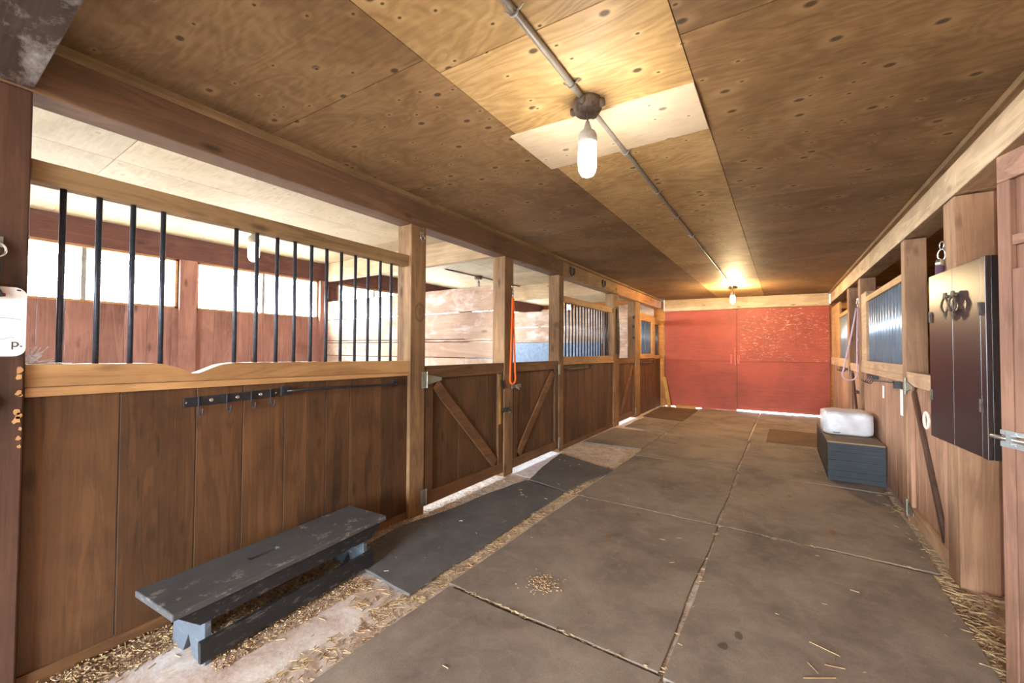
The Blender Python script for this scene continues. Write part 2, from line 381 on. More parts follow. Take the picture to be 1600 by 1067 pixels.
for x0, x1 in ((XE-.1, -4.9), (-4.897, -3.7), (-3.697, -2.53)):
    for a, b in ((-4.2, -1.6), (-1.597, .8), (.803, 3.2), (3.203, 5.6), (5.603, 8.0), (8.003, 10.2)):
        m.box(x0, x1, a, b, 2.555, 2.58)
struct(m.build('ceiling_left_stalls', M['plypale']))
m = MB(); m.keep = True
for a, b in ((-4.2, -1.6), (-1.597, .8), (.803, 3.2), (3.203, 5.6), (5.603, 8.0), (8.003, 10.2)):
    m.box(.96, 2.2, a, b, 2.5, 2.52); m.box(2.203, XRE+.1, a, b, 2.5, 2.52)
struct(m.build('ceiling_right_stalls', M['ply']))
struct(MB().box(XE-.3, XRE+.3, YN-.2, YF+.3, 2.6, 2.75).build('roof', M['header']))

# outside wall on the left: boards below, header above, windows between
ZS, ZH = 1.747, 2.30
wins = [(-3.9, -2.35), (-2.17, -.6), (.2, 1.766), (1.942, 3.434), (3.75, 5.12), (5.3, 6.6), (7.0, 8.35), (8.53, 9.95)]
m = MB(); y = YN
while y < YF:
    wd = random.uniform(.17, .24); e = min(y+wd, YF); m.box(XE-.06, XE, y+.002, e-.002, 0, ZS); y += wd
struct(m.build('wall_left', M['redboard'], bevel=.003))
m = MB(); prev = YN
for a, b in wins + [(YF, YF)]:
    if a > prev: m.box(XE-.06, XE-.012, prev, a, ZS, ZH)
    prev = b
m.box(XE-.06, XE+.03, YN, YF, ZH, 2.56)
struct(m.build('wall_left_upper', M['header']))
for i, (a, b) in enumerate(wins):
    t_ = struct(bpy.data.objects.new('window_%d' % (i+1), None)); COL.objects.link(t_); t_.location = (XE, (a+b)/2, ZS)
    f = MB(); f.box(XE-.05, XE+.008, a, b, ZS, ZS+.022); f.box(XE-.05, XE+.008, a, b, ZH-.022, ZH); f.box(XE-.05, XE+.008, a, a+.022, ZS, ZH); f.box(XE-.05, XE+.008, b-.022, b, ZS, ZH)
    f.build('window_frame', M['sill'], t_)
    c = a+(b-a)*(.50 if i != 2 else .53)
    MB().box(XE-.045, XE-.015, c-.018, c+.018, ZS, ZH).build('mullion', M['zinc'], t_)
    MB().box(XE-.034, XE-.030, a+.02, b-.02, ZS+.02, ZH-.02).build('pane', M['glass'], t_)
# right outside wall, near wall with an unseen doorway sized to let in fill daylight, far wall around the red doors
m = MB(); z = 0
while z < 2.5:
    m.box(XRE, XRE+.06, YN, YF, z+.002, min(z+.2, 2.55)-.002); z += .2
struct(m.build('wall_right', M['ochreboard'], bevel=.003))
m = MB(); m.box(XE-.06, -1.7, YN-.06, YN, 0, 2.6); m.box(.1, XRE+.06, YN-.06, YN, 0, 2.6); m.box(-1.7, .1, YN-.06, YN, 2.15, 2.6)
struct(m.build('wall_near', M['redboard']))
m = MB(); m.box(XE-.06, -2.335, YF, YF+.05, 0, 2.6); m.box(.825, XRE+.06, YF, YF+.05, 0, 2.6); m.box(.802, .825, YF, YF+.05, 0, 2.24); m.box(-2.335, -2.302, YF, YF+.05, 0, 2.24); m.box(-2.31, .805, YF, YF+.05, 2.2, 2.6); m.box(-2.335, .825, YF+.02, YF+.05, 2.2, 2.26)
struct(m.build('wall_far', M['ochreboard']))
# daylight portals in the openings (they emit nothing, they guide the sky light)
def portal(loc, rot, sx, sy):
    ld = bpy.data.lights.new('portal', 'AREA'); ld.shape = 'RECTANGLE'; ld.size = sx; ld.size_y = sy; ld.cycles.is_portal = True
    ob = bpy.data.objects.new('daylight_portal', ld); COL.objects.link(ob); ob.location = loc; ob.rotation_euler = rot
for a, b in wins: portal((XE-.08, (a+b)/2, (ZS+ZH)/2), (0, -math.pi/2, 0), ZH-ZS, b-a)
portal((-.8, YN-.08, 1.075), (math.pi/2, 0, 0), 1.8, 2.15)

# ------------------------------------------------------------ beams, mouldings
def beam(name, x0, x1, y0, y1, b0, b1, top, mat, label, bev=.006):
    m = MB(); m.hexa([(x0,y0,b0),(x1,y0,b0),(x1,y1,b1),(x0,y1,b1),(x0,y0,top),(x1,y0,top),(x1,y1,top),(x0,y1,top)])
    return tag(m.build(name, mat, bevel=bev), label, 'beam')
beam('ceiling_beam', XL-.15, XL, YN, 4.84, 2.278, 2.278, 2.49, M['beam_shaded'], 'long brown ceiling beam over the left stall fronts, nearest length')
beam('ceiling_beam', XL-.15, XL, 4.843, 6.94, 2.278, 2.284, 2.495, M['beam'], 'middle length of the left ceiling beam, with two horseshoes on it')
beam('ceiling_beam', XL-.15, XL, 6.943, 10.11, 2.284, 2.30, 2.50, M['beam_warm'], 'orange-brown far length of the left ceiling beam, running to the red doors')
def rz(y): return 2.145+.0105*y
m = MB(); m.hexa([(XR,YN,rz(0)),(XR+.16,YN,rz(0)),(XR+.16,3.2,rz(3.2)),(XR,3.2,rz(3.2)),(XR,YN,2.5),(XR+.16,YN,2.5),(XR+.16,3.2,2.5),(XR,3.2,2.5)])
tag(m.build('ceiling_beam', M['beamr'], bevel=.005), 'near pale ceiling beam along the right side, above the black cabinet', 'beam')
m = MB(); m.hexa([(XR,3.203,rz(3.2)),(XR+.16,3.203,rz(3.2)),(XR+.16,10.11,rz(10.1)),(XR,10.11,rz(10.1)),(XR,3.203,2.5),(XR+.16,3.203,2.5),(XR+.16,10.11,2.5),(XR,10.11,2.5)])
tag(m.build('ceiling_beam', M['beamr'], bevel=.005), 'far pale ceiling beam along the right side, above the corrugated steel grilles', 'beam')
m = MB(); m.hexa([(-2.305,10.06,2.245),(.80,10.06,2.21),(.80,10.14,2.21),(-2.305,10.14,2.245),(-2.305,10.06,2.500),(.80,10.06,2.452),(.80,10.14,2.452),(-2.305,10.14,2.500)])
tag(m.build('door_header', M['beamx'], bevel=.005), 'pale plank header above the red barn doors', 'beam')
m = MB(); m.hexa([(XL,YN,zc(XL,YN)-.035),(XL+.03,YN,zc(XL,YN)-.03),(XL+.03,10.1,zc(XL,10.1)-.03),(XL,10.1,zc(XL,10.1)-.035),(XL,YN,zc(XL,YN)),(XL+.03,YN,zc(XL,YN)-.001),(XL+.03,10.1,zc(XL,10.1)-.001),(XL,10.1,zc(XL,10.1))])
struct(m.build('trim_1', M['beam']))
x = XR-.03
m = MB(); m.hexa([(x,YN,zc(x,YN)-.035),(XR,YN,zc(x,YN)-.035),(XR,10.1,zc(x,10.1)-.035),(x,10.1,zc(x,10.1)-.03),(x,YN,zc(x,YN)-.001),(XR,YN,zc(x,YN)-.002),(XR,10.1,zc(x,10.1)-.002),(x,10.1,zc(x,10.1)-.001)])
struct(m.build('trim_2', M['beam']))
struct(MB().box(-2.305, .80, 10.045, 10.06, 2.222, 2.24).build('trim_3', M['beamr']))
# cross beams
tag(MB().box(-2.6, .95, -.06, .285, 2.285, 2.48).build('cross_beam', M['oldbeam'], bevel=.005), 'dark cobwebbed cross beam at the top left corner, over the near post', 'beam')
tag(MB().box(XE+.03, -2.54, 3.52, 3.60, 2.30, 2.555).build('cross_beam', M['beamx'], bevel=.004), 'pale cross beam under the stall ceiling above the first whitewashed partition', 'beam')
tag(MB().box(XE+.03, -2.54, 6.74, 6.82, 2.28, 2.555).build('cross_beam', M['beamx'], bevel=.004), 'pale cross beam under the stall ceiling above the second partition', 'beam')

# ------------------------------------------------------------ posts
def post(y0, y1, mat, label, side='L', ztop=2.277, dep=.155, z0=0):
    x0, x1 = (XL-dep, XL-.001) if side == 'L' else (XR+.001, XR+dep)
    return tag(MB().box(x0, x1, y0, y1, z0, ztop).build('post', mat, bevel=.006), label, 'post')
npost = post(.10, .285, M['nearpost'], 'dark near post at the left edge with the white sign on it')
random.seed(3)
for k, (z, r) in enumerate(((1.215, .012), (1.19, .009), (1.13, .010), (1.12, .006), (1.06, .011), (1.045, .009), (1.03, .012), (.995, .006), (.96, .008), (.93, .006))):
    y = .284-r*random.uniform(.9, 1.6); pts = []
    for q in range(9):
        aa = 2*math.pi*q/9; rr = r*random.uniform(.55, 1.1); pts.append((XL-.002, min(.2846, y+rr*math.cos(aa)), z+1.3*rr*math.sin(aa)))
    wp = MB().prism(pts, (.0032, 0, 0)).build('chewed_spot', M['sill'], npost); wp['label'] = 'orange chewed spot'
post(2.205, 2.362, M['post'], 'brown post left of the first stall door, with a tie ring near its top')
post(3.487, 3.652, M['post'], 'brown post between the first two left stall doors, with the orange lead rope')
post(4.728, 4.86, M['post'], 'brown post between the second left stall door and the second barred stall front')
post(6.80, 7.05, M['post'], 'brown post at the far end of the second barred stall front')
post(8.02, 8.34, M['post'], 'brown post beside the third left stall door, holding small hooks')
post(3.235, 3.42, M['rpost'], 'broad grey-brown right post behind the black cabinet', 'R', 2.17)
post(4.343, 4.45, M['rpost'], 'grey-brown right post at the hinge of the right stall door', 'R', 2.18, .13)
post(6.5, 6.65, M['rpost'], 'right post past the near steel grille, with the mauve lead rope', 'R', 2.20, .15)
post(7.47, 7.67, M['rpost'], 'right post before the far small steel grille', 'R', 2.21, .15)
tag(MB().box(XR+.158, XR+.26, 3.29, 3.42, 0, 2.5).build('post', M['neardoor'], bevel=.004), 'narrow brown upright squeezed between the broad right post and the near plank door', 'post')
# wall posts between the windows of the first stall
tag(MB().box(XE+.002, XE+.05, 1.775, 1.935, 0, 2.298).build('wall_post', M['redboard'], bevel=.003), 'reddish wall post between the two bright windows of the first stall', 'post')
tag(MB().box(XE+.002, XE+.06, 3.436, 3.52, 0, 2.298).build('wall_post', M['redboard'], bevel=.003), 'reddish wall post in the corner right of the second bright window', 'post')

# ------------------------------------------------------------ partitions in the stalls
def partition(Y, x0, x1, zs, mat, label):
    m = MB()
    for a, b in zip(zs, zs[1:]): m.box(x0, x1, Y, Y+.04, a+.004, b-.004)
    return tag(m.build('stall_partition', mat, bevel=.004), label, 'partition')
partition(3.54, XE+.065, -2.545, [0, .3, .62, .95, 1.21, 1.39, 1.42, 1.725, 2.0], M['wash'], 'whitewashed board partition behind the first left stall door')
pt = partition(6.76, XE+.005, -2.545, [0, .35, .75, 1.1, 1.44, 1.74, 2.04], M['wash'], 'whitewashed board partition with a blue kick panel behind the second stall')
pb = MB().box(XE+.1, -2.6, 6.745, 6.759, .05, 1.44).build('kick_panel', M['bluepaint'], pt); pb['label'] = 'blue painted kick panel'
partition(10.06, XE+.005, -2.545, [0, .35, .7, 1.05, 1.4, 1.75, 2.1, 2.45], M['wash'], 'whitewashed end wall boards of the last left stall')
MB().box(-3.0, -2.56, 10.045, 10.0595, .05, 2.0).build('kick_panel', M['bluepaint'], bpy.data.objects['stall_partition.002'])
partition(3.44, XR+.27, XRE-.005, [0, .3, .6, .9, 1.2, 1.5, 1.8, 2.1], M['ochreboard'], 'ochre board partition inside the right stalls, behind the broad post')
partition(6.56, XR+.17, XRE-.005, [0, .3, .6, .9, 1.2, 1.5, 1.8, 2.1], M['ochreboard'], 'ochre board partition inside the right stalls, behind the rope post')

# ------------------------------------------------------------ stall fronts
def planks_y(m, x0, x1, cuts, z0, z1):
    for a, b in zip(cuts, cuts[1:]): m.box(x0, x1, a+.0018, b-.0018, z0, z1)
def bars(parent, ys, z0, z1, x=XL-.06, r=.0105):
    for y in ys:
        MB().tube([(x, y, z0), (x, y, z1)], r, 10).build('bar', M['barm'], parent, smooth=True)
def corrugated(x, y0, y1, z0, z1, pitch=.128, amp=.02):
    bm = MB(); steps = int((y1-y0)/.0095); row = []
    for i in range(steps+1):
        y = y0+(y1-y0)*i/steps; xx = x+amp*math.sin(2*math.pi*(y-y0)/pitch)
        row.append([bm.bm.verts.new((xx+d, y, z)) for d in (0, .0015) for z in (z0, z1)])
    for A, B in zip(row, row[1:]):
        bm.bm.faces.new((A[0], B[0], B[1], A[1])); bm.bm.faces.new((A[2], A[3], B[3], B[2]))
        bm.bm.faces.new((A[1], B[1], B[3], A[3])); bm.bm.faces.new((A[0], A[2], B[2], B[0]))
    bm.bm.faces.new((row[0][0], row[0][1], row[0][3], row[0][2])); bm.bm.faces.new((row[-1][0], row[-1][2], row[-1][3], row[-1][1]))
    return bm
def left_front(y0, y1, cuts, barys, label, ztr=(1.945, 2.03), zsill=(1.125, 1.215), notch=None):
    t_ = thing('stall_front', label, 'stall front', (XL-.05, (y0+y1)/2, 0))
    m = MB(); planks_y(m, XL-.055, XL-.03, cuts, .001, zsill[0]+.01); m.build('plank_panel', M['panel'], t_, bevel=.002)
    MB().box(XL-.04, XL-.018, y0, y1, .001, .06).build('bottom_batten', M['panelx'], t_, bevel=.003)
    m = MB()
    if notch:
        a, b, c, dz = notch; pts = [(y0, zsill[1]+.02)]
        n = 40
        for i in range(n+1):
            y = y0+(y1-y0)*i/n; base = zsill[1]+.02-.022*(y-y0)/(y1-y0)
            pts.append((y, base + random.uniform(-.0015, .0015)))
        prof = [(y, z) for y, z in pts[1:] if y < a or y > c]
        ext = [(a, zsill[1]+.012)]
        for k in range(1, 12):
            f_ = k/12; y = a+(c-a)*f_; u = (y-a)/(b-a) if y < b else (c-y)/(c-b)
            ext.append((y, zsill[1]+.012-dz*(u**1.35 if u < 1 else 1) + random.uniform(-.002, .002)))
        ext.append((c, zsill[1]+.008))
        prof = sorted(prof+ext)
        poly = [(XL-.10, y, z) for y, z in prof] + [(XL-.10, y1, zsill[0]), (XL-.10, y0, zsill[0]+.025)]
        m.prism(poly, (.085, 0, 0))
    else: m.box(XL-.10, XL-.015, y0, y1, zsill[0], zsill[1])
    m.build('sill', M['sill'], t_)
    m = MB()
    zl = zsill[0]-.03
    m.hexa([(XL-.05,y0,zl+.015),(XL-.008,y0,zl+.015),(XL-.008,y1,zl+.005),(XL-.05,y1,zl+.005),(XL-.05,y0,zsill[0]+.022),(XL-.008,y0,zsill[0]+.022),(XL-.008,y1,zsill[0]-.002),(XL-.05,y1,zsill[0]-.002)])
    m.build('sill_batten', M['sill'], t_, bevel=.003)
    MB().box(XL-.095, XL-.025, y0, y1, ztr[0], ztr[1]).build('top_rail', M['beam'] if notch else M['sill'], t_, bevel=.004)
    bars(t_, barys, zsill[0]+.02, ztr[0]+.02)
    return t_
left_front(.286, 2.204, [.286, .56, .84, 1.05, 1.27, 1.41, 1.53, 1.70, 1.96, 2.204], [.379, .485, .595, .703, 1.014, 1.119, 1.229, 1.333, 1.437, 1.539, 1.644, 1.752, 1.856, 1.961, 2.061],
           'first left stall front of dark planks with a chewed pine sill and two missing bars', notch=(.70, .83, .98, .055))
left_front(4.862, 6.798, [4.862, 5.13, 5.4, 5.62, 5.88, 6.12, 6.4, 6.6, 6.798], [4.93+.1072*i for i in range(17)], 'second left stall front with dark planks under an unbroken row of bars')
t3 = thing('stall_front', 'last left stall front beside the red doors with two small barred openings', 'stall front', (XL-.05, 9.2, 0))
m = MB(); planks_y(m, XL-.055, XL-.03, [8.342, 8.6, 8.86, 9.1, 9.36, 9.62, 9.86, 10.1], .001, 1.15); m.build('plank_panel', M['panel'], t3, bevel=.002)
MB().box(XL-.10, XL-.015, 8.342, 9.55, 1.14, 1.24).build('sill', M['sill'], t3, bevel=.003)
MB().box(XL-.10, XL-.015, 9.55, 10.1, 1.12, 1.20).build('sill', M['sill'], t3, bevel=.003)
m = MB(); m.box(XL-.095, XL-.02, 8.342, 9.45, 1.93, 2.09); m.build('top_rail', M['sill'], t3, bevel=.004)
MB().box(XL-.095, XL-.02, 9.55, 10.1, 1.91, 2.02).build('top_rail', M['beam_warm'], t3, bevel=.004)
for y in (8.345, 9.36): MB().box(XL-.09, XL-.012, y, y+.10+(.09 if y > 9 else 0), 1.2, 2.05).build('upright', M['sill'], t3, bevel=.004)
bars(t3, [8.5+.104*i for i in range(9)] + [9.62+.1*i for i in range(5)], 1.16, 1.96)

def hinge(parent, x, y, z, dirn, n=1, big=True):
    """T-hinge: plate on the post, strap tapering over the door; dirn is +1/-1 along Y"""
    m = MB(); e = .003*n
    m.box(min(x, x+e), max(x, x+e), y-.028, y+.028, z-.065, z+.065)
    m.tube([(x+e*1.5, y+.03*dirn, z-.065), (x+e*1.5, y+.03*dirn, z+.065)], .006, 8)
    if big:
        m.prism([(x, y+.034*dirn, z-.04), (x, y+.034*dirn, z+.04), (x, y+.20*dirn, z+.012), (x, y+.20*dirn, z-.012)], (e, 0, 0))
    for dz in (-.04, .04): m.lathe([(.006, 0), (.005, .003)], (x+e, y-.012*dirn, z+dz), (n, 0, 0), 8)
    return m.build('hinge', M['rustzinc'], parent)
def stall_door(y0, y1, hinge_at, label, side='L', ztop=1.168, z0=.05, panel=None, rail=None, big=(True, False), brace_w=.095):
    n = 1 if side == 'L' else -1
    x = (XL if side == 'L' else XR)
    panel = panel or M['panel']; rail = rail or M['panelx']
    X = lambda d: x - n*d      # d metres behind the post face
    def bx(m, d0, d1, a, b, c, e): return m.box(min(X(d0), X(d1)), max(X(d0), X(d1)), a, b, c, e)
    t_ = thing('stall_door', label, 'door', (X(.03), (y0+y1)/2, 0))
    m = MB(); k = 5; cuts = [y0+(y1-y0)*i/k + (random.uniform(-.03, .03) if 0 < i < k else 0) for i in range(k+1)]
    for a, b in zip(cuts, cuts[1:]): bx(m, .052, .032, a+.0015, b-.0015, z0, ztop-.012)
    m.build('plank_panel', panel, t_, bevel=.002)
    bx(MB(), .032, .006, y0, y1, ztop-.105, ztop-.012).build('top_rail', rail, t_, bevel=.004)
    bx(MB(), .06, .002, y0, y1, ztop-.0115, ztop).build('cap', rail, t_, bevel=.002)
    bx(MB(), .032, .006, y0, y1, z0, z0+.10).build('bottom_rail', rail, t_, bevel=.004)
    for a in (y0, y1-.085): bx(MB(), .032, .006, a, a+.085, z0+.1, ztop-.105).build('stile', panel, t_, bevel=.004)
    h = hinge_at
    ya, yb = (y0+.12, y1-.12) if h < (y0+y1)/2 else (y1-.12, y0+.12)
    MB().bar((X(.031), ya, ztop-.15), (X(.031), yb, z0+.12), (n, 0, 0), brace_w, .022).build('brace', rail if side == 'L' else M['nearpost'], t_, bevel=.004)
    d = 1 if h < (y0+y1)/2 else -1
    hinge(t_, x+.001*n, h-.02*d, ztop-.11, d, n, big[0]); hinge(t_, x+.001*n, h-.02*d, z0+.075, d, n, big[1])
    return t_
d1 = stall_door(2.375, 3.475, 2.372, 'first left stall door, with a diagonal brace falling to the right and a worn yellow edge')
m = MB().box(XL-.006, XL-.003, 3.393, 3.43, .55, 1.05).build('worn_edge', M['yellowworn'], d1); m['label'] = 'worn yellow strip'
stall_door(3.664, 4.715, 4.718, 'second left stall door, between the orange rope post and the second barred front', big=(False, False))
stall_door(7.062, 8.008, 8.01, 'third left stall door, far down the aisle near the red doors', big=(False, False))
stall_door(3.425, 4.335, 4.338, 'pinkish right stall door with a thin grey brace, behind the black cabinet', 'R', 1.15, .03, M['rightplank'], M['rightrail'], (True, True), .05)
stall_door(6.66, 7.46, 7.463, 'far right stall door under the mauve lead rope', 'R', 1.15, .03, M['rightplank'], M['rightrail'], (False, False), .06)

# right stall fronts with corrugated steel
def right_front(y0, y1, my0, my1, label, ztop=1.905):
    t_ = thing('stall_front', label, 'stall front', (XR+.05, (y0+y1)/2, 0))
    m = MB(); n = max(3, int((y1-y0)/.2)); planks_y(m, XR+.03, XR+.055, [y0+(y1-y0)*i/n for i in range(n+1)], .03, 1.13); m.build('plank_panel', M['rightplank'], t_, bevel=.002)
    MB().box(XR+.008, XR+.09, y0, y1, 1.12, 1.20).build('sill', M['rightrail'], t_, bevel=.004)
    MB().box(XR+.006, XR+.03, y0, y1, 1.06, 1.12).build('sill_batten', M['rightrail'], t_, bevel=.004)
    MB().box(XR+.01, XR+.07, my0, my1, ztop-.03, ztop+.03).build('top_rail', M['sill'], t_, bevel=.004)
    bm = corrugated(XR+.045, my0, my1, 1.19, ztop)
    g_ = bm.build('corrugated_sheet', M['corr'], t_, smooth=True); g_['label'] = 'corrugated steel sheet'
    return t_
rf1 = right_front(4.452, 6.498, 4.455, 6.16, 'right stall front with a wide corrugated steel grille, behind the stacked mats')
MB().box(XR+.012, XR+.09, 6.17, 6.496, 1.2, 2.0).build('upright', M['rightrail'], rf1, bevel=.004)
rf2 = right_front(7.672, 10.1, 7.75, 8.8, 'last right stall front with a small corrugated steel grille, beside the red doors', 1.90)
m = MB(); planks_y(m, XR+.02, XR+.05, [8.81, 9.1, 9.4, 9.7, 10.1], 1.19, 2.15); m.build('upper_planks', M['sill'], rf2, bevel=.002)

# ------------------------------------------------------------ the red doors at the far end
for i, (a, b, zb, ztp) in enumerate(((-2.30, -.808, .014, 2.225), (-.802, .80, .042, 2.205))):
    t_ = struct(bpy.data.objects.new('door_%d' % (i+1), None)); COL.objects.link(t_); t_.location = ((a+b)/2, YF-.02, zb)
    MB().box(a, b, YF-.03, YF-.005, zb, 1.08).build('lower_sheet', M['red'], t_, bevel=.002)
    MB().box(a, b, YF-.03, YF-.005, 1.0835, ztp).build('upper_sheet', M['red'], t_, bevel=.002)
    MB().box(a+.03 if i else a, b-.03 if i == 0 else b, YF-.0049, YF+.012, zb+.02, ztp).build('backing_frame', M['header'], t_)
    if i == 0:
        MB().box(-.835, -.77, YF-.0045, YF+.014, zb+.03, ztp).build('meeting_strip', M['header'], t_)
        MB().box(-.93, -.895, YF-.05, YF-.03, 1.03, 1.24).build('handle', M['redtrim'], t_, bevel=.004)
        MB().box(-.85, -.825, YF-.045, YF-.03, 1.0, 1.4).build('cover_strip', M['redtrim'], t_, bevel=.003)
    else:
        m = MB(); m.box(-.80, -.75, YF-.05, YF-.03, 1.04, 1.22); m.box(-.785, -.765, YF-.062, YF-.05, 1.06, 1.16); m.build('latch', M['redtrim'], t_, bevel=.003)
t_ = tag(MB().bar((-2.15, 9.86, 0.004), (-2.315, 10.06, .685), (.25, -.93, .2), .085, .022).build('scrap_board', M['scrap'], bevel=.002), 'short pale board leaning in the left corner against the red door', 'board')
tag(MB().box(-2.05, -1.62, 10.02, 10.09, .001, .05).build('scrap_board', M['scrap'], bevel=.004), 'short timber offcut lying along the foot of the red door', 'board')

# ------------------------------------------------------------ rubber floor mats
def mat_(poly, mat, label, name='rubber_mat', z0=.001, th=.018, wob=.012, seed=0, group='rubber aisle mats'):
    random.seed(seed); out = []
    n = len(poly)
    for i in range(n):
        a, b = Vector(poly[i]), Vector(poly[(i+1) % n]); k = max(2, int((b-a).length/.14)); d = (b-a).normalized(); nn = Vector((d.y, -d.x)); ph = random.uniform(0, 6)
        for j in range(k):
            f_ = j/k; o_ = wob*math.sin(math.pi*f_)*(.6*math.sin(f_*7+ph)+random.uniform(-.25, .25)) if j else 0
            p = a+(b-a)*f_+nn*o_; out.append((p.x, p.y, z0))
    return tag(MB().prism(out, (0, 0, th)).build(name, mat, bevel=.004), label, 'mat', group)
lr = [(-.8, .05), (.06, 1.70), (1.722, 3.375), (3.392, 5.06), (5.085, 6.81), (6.84, 10.09)]
lab = ['nearest grey-brown mat of the left aisle column, mostly below the photo edge', 'grey-brown mat at the bottom edge of the photo, beside the bench', 'large grey-brown mat with a pale dried patch, beside the slate runner', 'grey-brown aisle mat beside the second left stall door', 'grey-brown aisle mat just beyond the bare littered floor patch', 'farthest left grey-brown mat, ending at the red doors']
for i, ((a, b), l) in enumerate(zip(lr, lab)):
    if i == 0: continue
    mat_([(-1.545+.004*i, a), (-.418, a-.012), (-.406+.004*i, b-.004), (-1.52+.004*i, b)], M['mat'], l, seed=i)
rr = [(.02, 1.675), (1.695, 3.37), (3.388, 4.965), (4.985, 6.75), (6.77, 10.10)]
lab = ['grey-brown mat in the bottom right corner of the aisle', 'large right aisle mat with dark paw marks and loose straws', 'right aisle mat just in front of the mat stack', 'right aisle mat beside the mat stack', 'farthest right grey-brown mat, before the strip of daylight under the red door']
for i, ((a, b), l) in enumerate(zip(rr, lab)):
    x1 = [.70, .695, .76, .79, .79][i]
    mat_([(-.398, a), (x1, a-.06+.02*i), (x1+.03, b-.05+.012*i), (-.386+.006*i, b)], M['mat'], l, seed=20+i)
for nm, spots_ in (('rubber_mat', ((-.36-.0, 1.5),)), ('rubber_mat.006', ((-.17, 2.13), (-.22, 2.02)))):
    mo = bpy.data.objects[nm]
    for q, (x, y) in enumerate(spots_ if nm != 'rubber_mat' else ((-.62, 1.30), (-.56, 1.34))):
        random.seed(60+q); MB().prism([(x+.022*random.uniform(.6, 1.1)*math.cos(a), y+.03*random.uniform(.6, 1.1)*math.sin(a), .0192) for a in [2*math.pi*k/11 for k in range(11)]], (0, 0, .0006)).build('paw_mark', M['black'], mo)
mat_([(-1.636, 1.526), (-1.640, 2.4), (-1.648, 3.395), (-2.12, 3.475), (-2.20, 3.0), (-2.24, 2.5), (-2.32, 2.05), (-2.26, 1.56)], M['slate'], 'long slate grey runner mat in front of the first left stall door, beside the bench', seed=40, z0=.002)
mat_([(-1.648, 3.415), (-1.60, 3.8), (-1.50, 4.29), (-2.31, 4.63), (-2.20, 3.95), (-2.10, 3.52)], M['slate'], 'slate grey mat in front of the second left stall door', seed=41, z0=.002)
mat_([(-1.535, 5.43), (-1.53, 6.70), (-2.33, 6.66), (-2.345, 5.40)], M['mat'], 'worn mat in front of the second barred front, past the bare floor patch', seed=42)
mat_([(-1.53, 6.75), (-1.52, 7.96), (-2.22, 8.10), (-2.24, 6.93)], M['mat'], 'worn mat with curled edges in front of the third left stall door', seed=43, wob=.03)
mat_([(-1.52, 8.06), (-1.53, 9.8), (-2.33, 9.8), (-2.30, 8.22)], M['brownmat'], 'dark brown mat in the far left corner before the red doors', seed=44)
mat_([(-.19, 6.83), (.44, 6.85), (.46, 8.0), (-.17, 8.03)], M['brownmat'], 'small darker brown mat lying on the far right aisle mat', z0=.0195, th=.006, seed=45, wob=.004)

# lime dust under the left doors
def stuff(o, label, cat): return tag(o, label, cat, kind='stuff')
def dust(poly, mat, label, seed):
    random.seed(seed); out = []
    for i in range(len(poly)):
        a, b = Vector(poly[i]), Vector(poly[(i+1) % len(poly)]); k = max(2, int((b-a).length/.06))
        for j in range(k):
            p = a+(b-a)*j/k; out.append((p.x+random.uniform(-.012, .012), p.y+random.uniform(-.012, .012), .0005))
    return stuff(MB().prism(out, (0, 0, .0025)).build('lime_dust', mat), label, 'dust')
dust([(-2.60, 3.66), (-2.05, 3.60), (-2.12, 3.9), (-2.30, 4.68), (-2.60, 4.7)], M['lime'], 'bright white lime dust under the second left stall door', 1)
dust([(-2.60, 2.40), (-2.2, 2.40), (-2.18, 3.1), (-2.08, 3.44), (-2.60, 3.46)], M['limespeck'], 'speckled white lime dust under the first left stall door', 2)
dust([(-2.60, 7.0), (-2.2, 6.95), (-2.22, 7.3), (-2.32, 8.0), (-2.60, 8.0)], M['lime'], 'white lime dust under the third left stall door', 3)

# straw and shavings
def strands(name, regions, mat, label, cat, seed, wid=.0011):
    random.seed(seed); V = []; F = []
    for (x0, x1, y0, y1, zb, zt, n, l0, l1) in regions:
        for _ in range(n):
            if n == 170 and l1 < .02: x, y = random.gauss((x0+x1)/2, .045), random.gauss((y0+y1)/2, .05)
            else: x, y = random.uniform(x0, x1), random.uniform(y0, y1)
            a = random.uniform(0, math.pi); ln = random.uniform(l0, l1)/2; z = zb+random.uniform(0, 1)**2*(zt-zb)
            dx, dy = math.cos(a)*ln, math.sin(a)*ln; sx, sy = -math.sin(a)*wid, math.cos(a)*wid; t_ = random.uniform(-.25, .25)*min(ln, max(0, (z-zb)))
            b = len(V); h = .0018
            V += [(x-dx+sx, y-dy+sy, z-t_), (x-dx-sx, y-dy-sy, z-t_), (x-dx, y-dy, z-t_+h*1.6), (x+dx+sx, y+dy+sy, z+t_), (x+dx-sx, y+dy-sy, z+t_), (x+dx, y+dy, z+t_+h*1.6)]
            F += [(b, b+2, b+1), (b+3, b+4, b+5), (b, b+1, b+4, b+3), (b+1, b+2, b+5, b+4), (b+2, b, b+3, b+5)]
    me = bpy.data.meshes.new(name); me.from_pydata(V, [], F); me.materials.append(mat)
    o = bpy.data.objects.new(name, me); COL.objects.link(o); return stuff(o, label, cat)
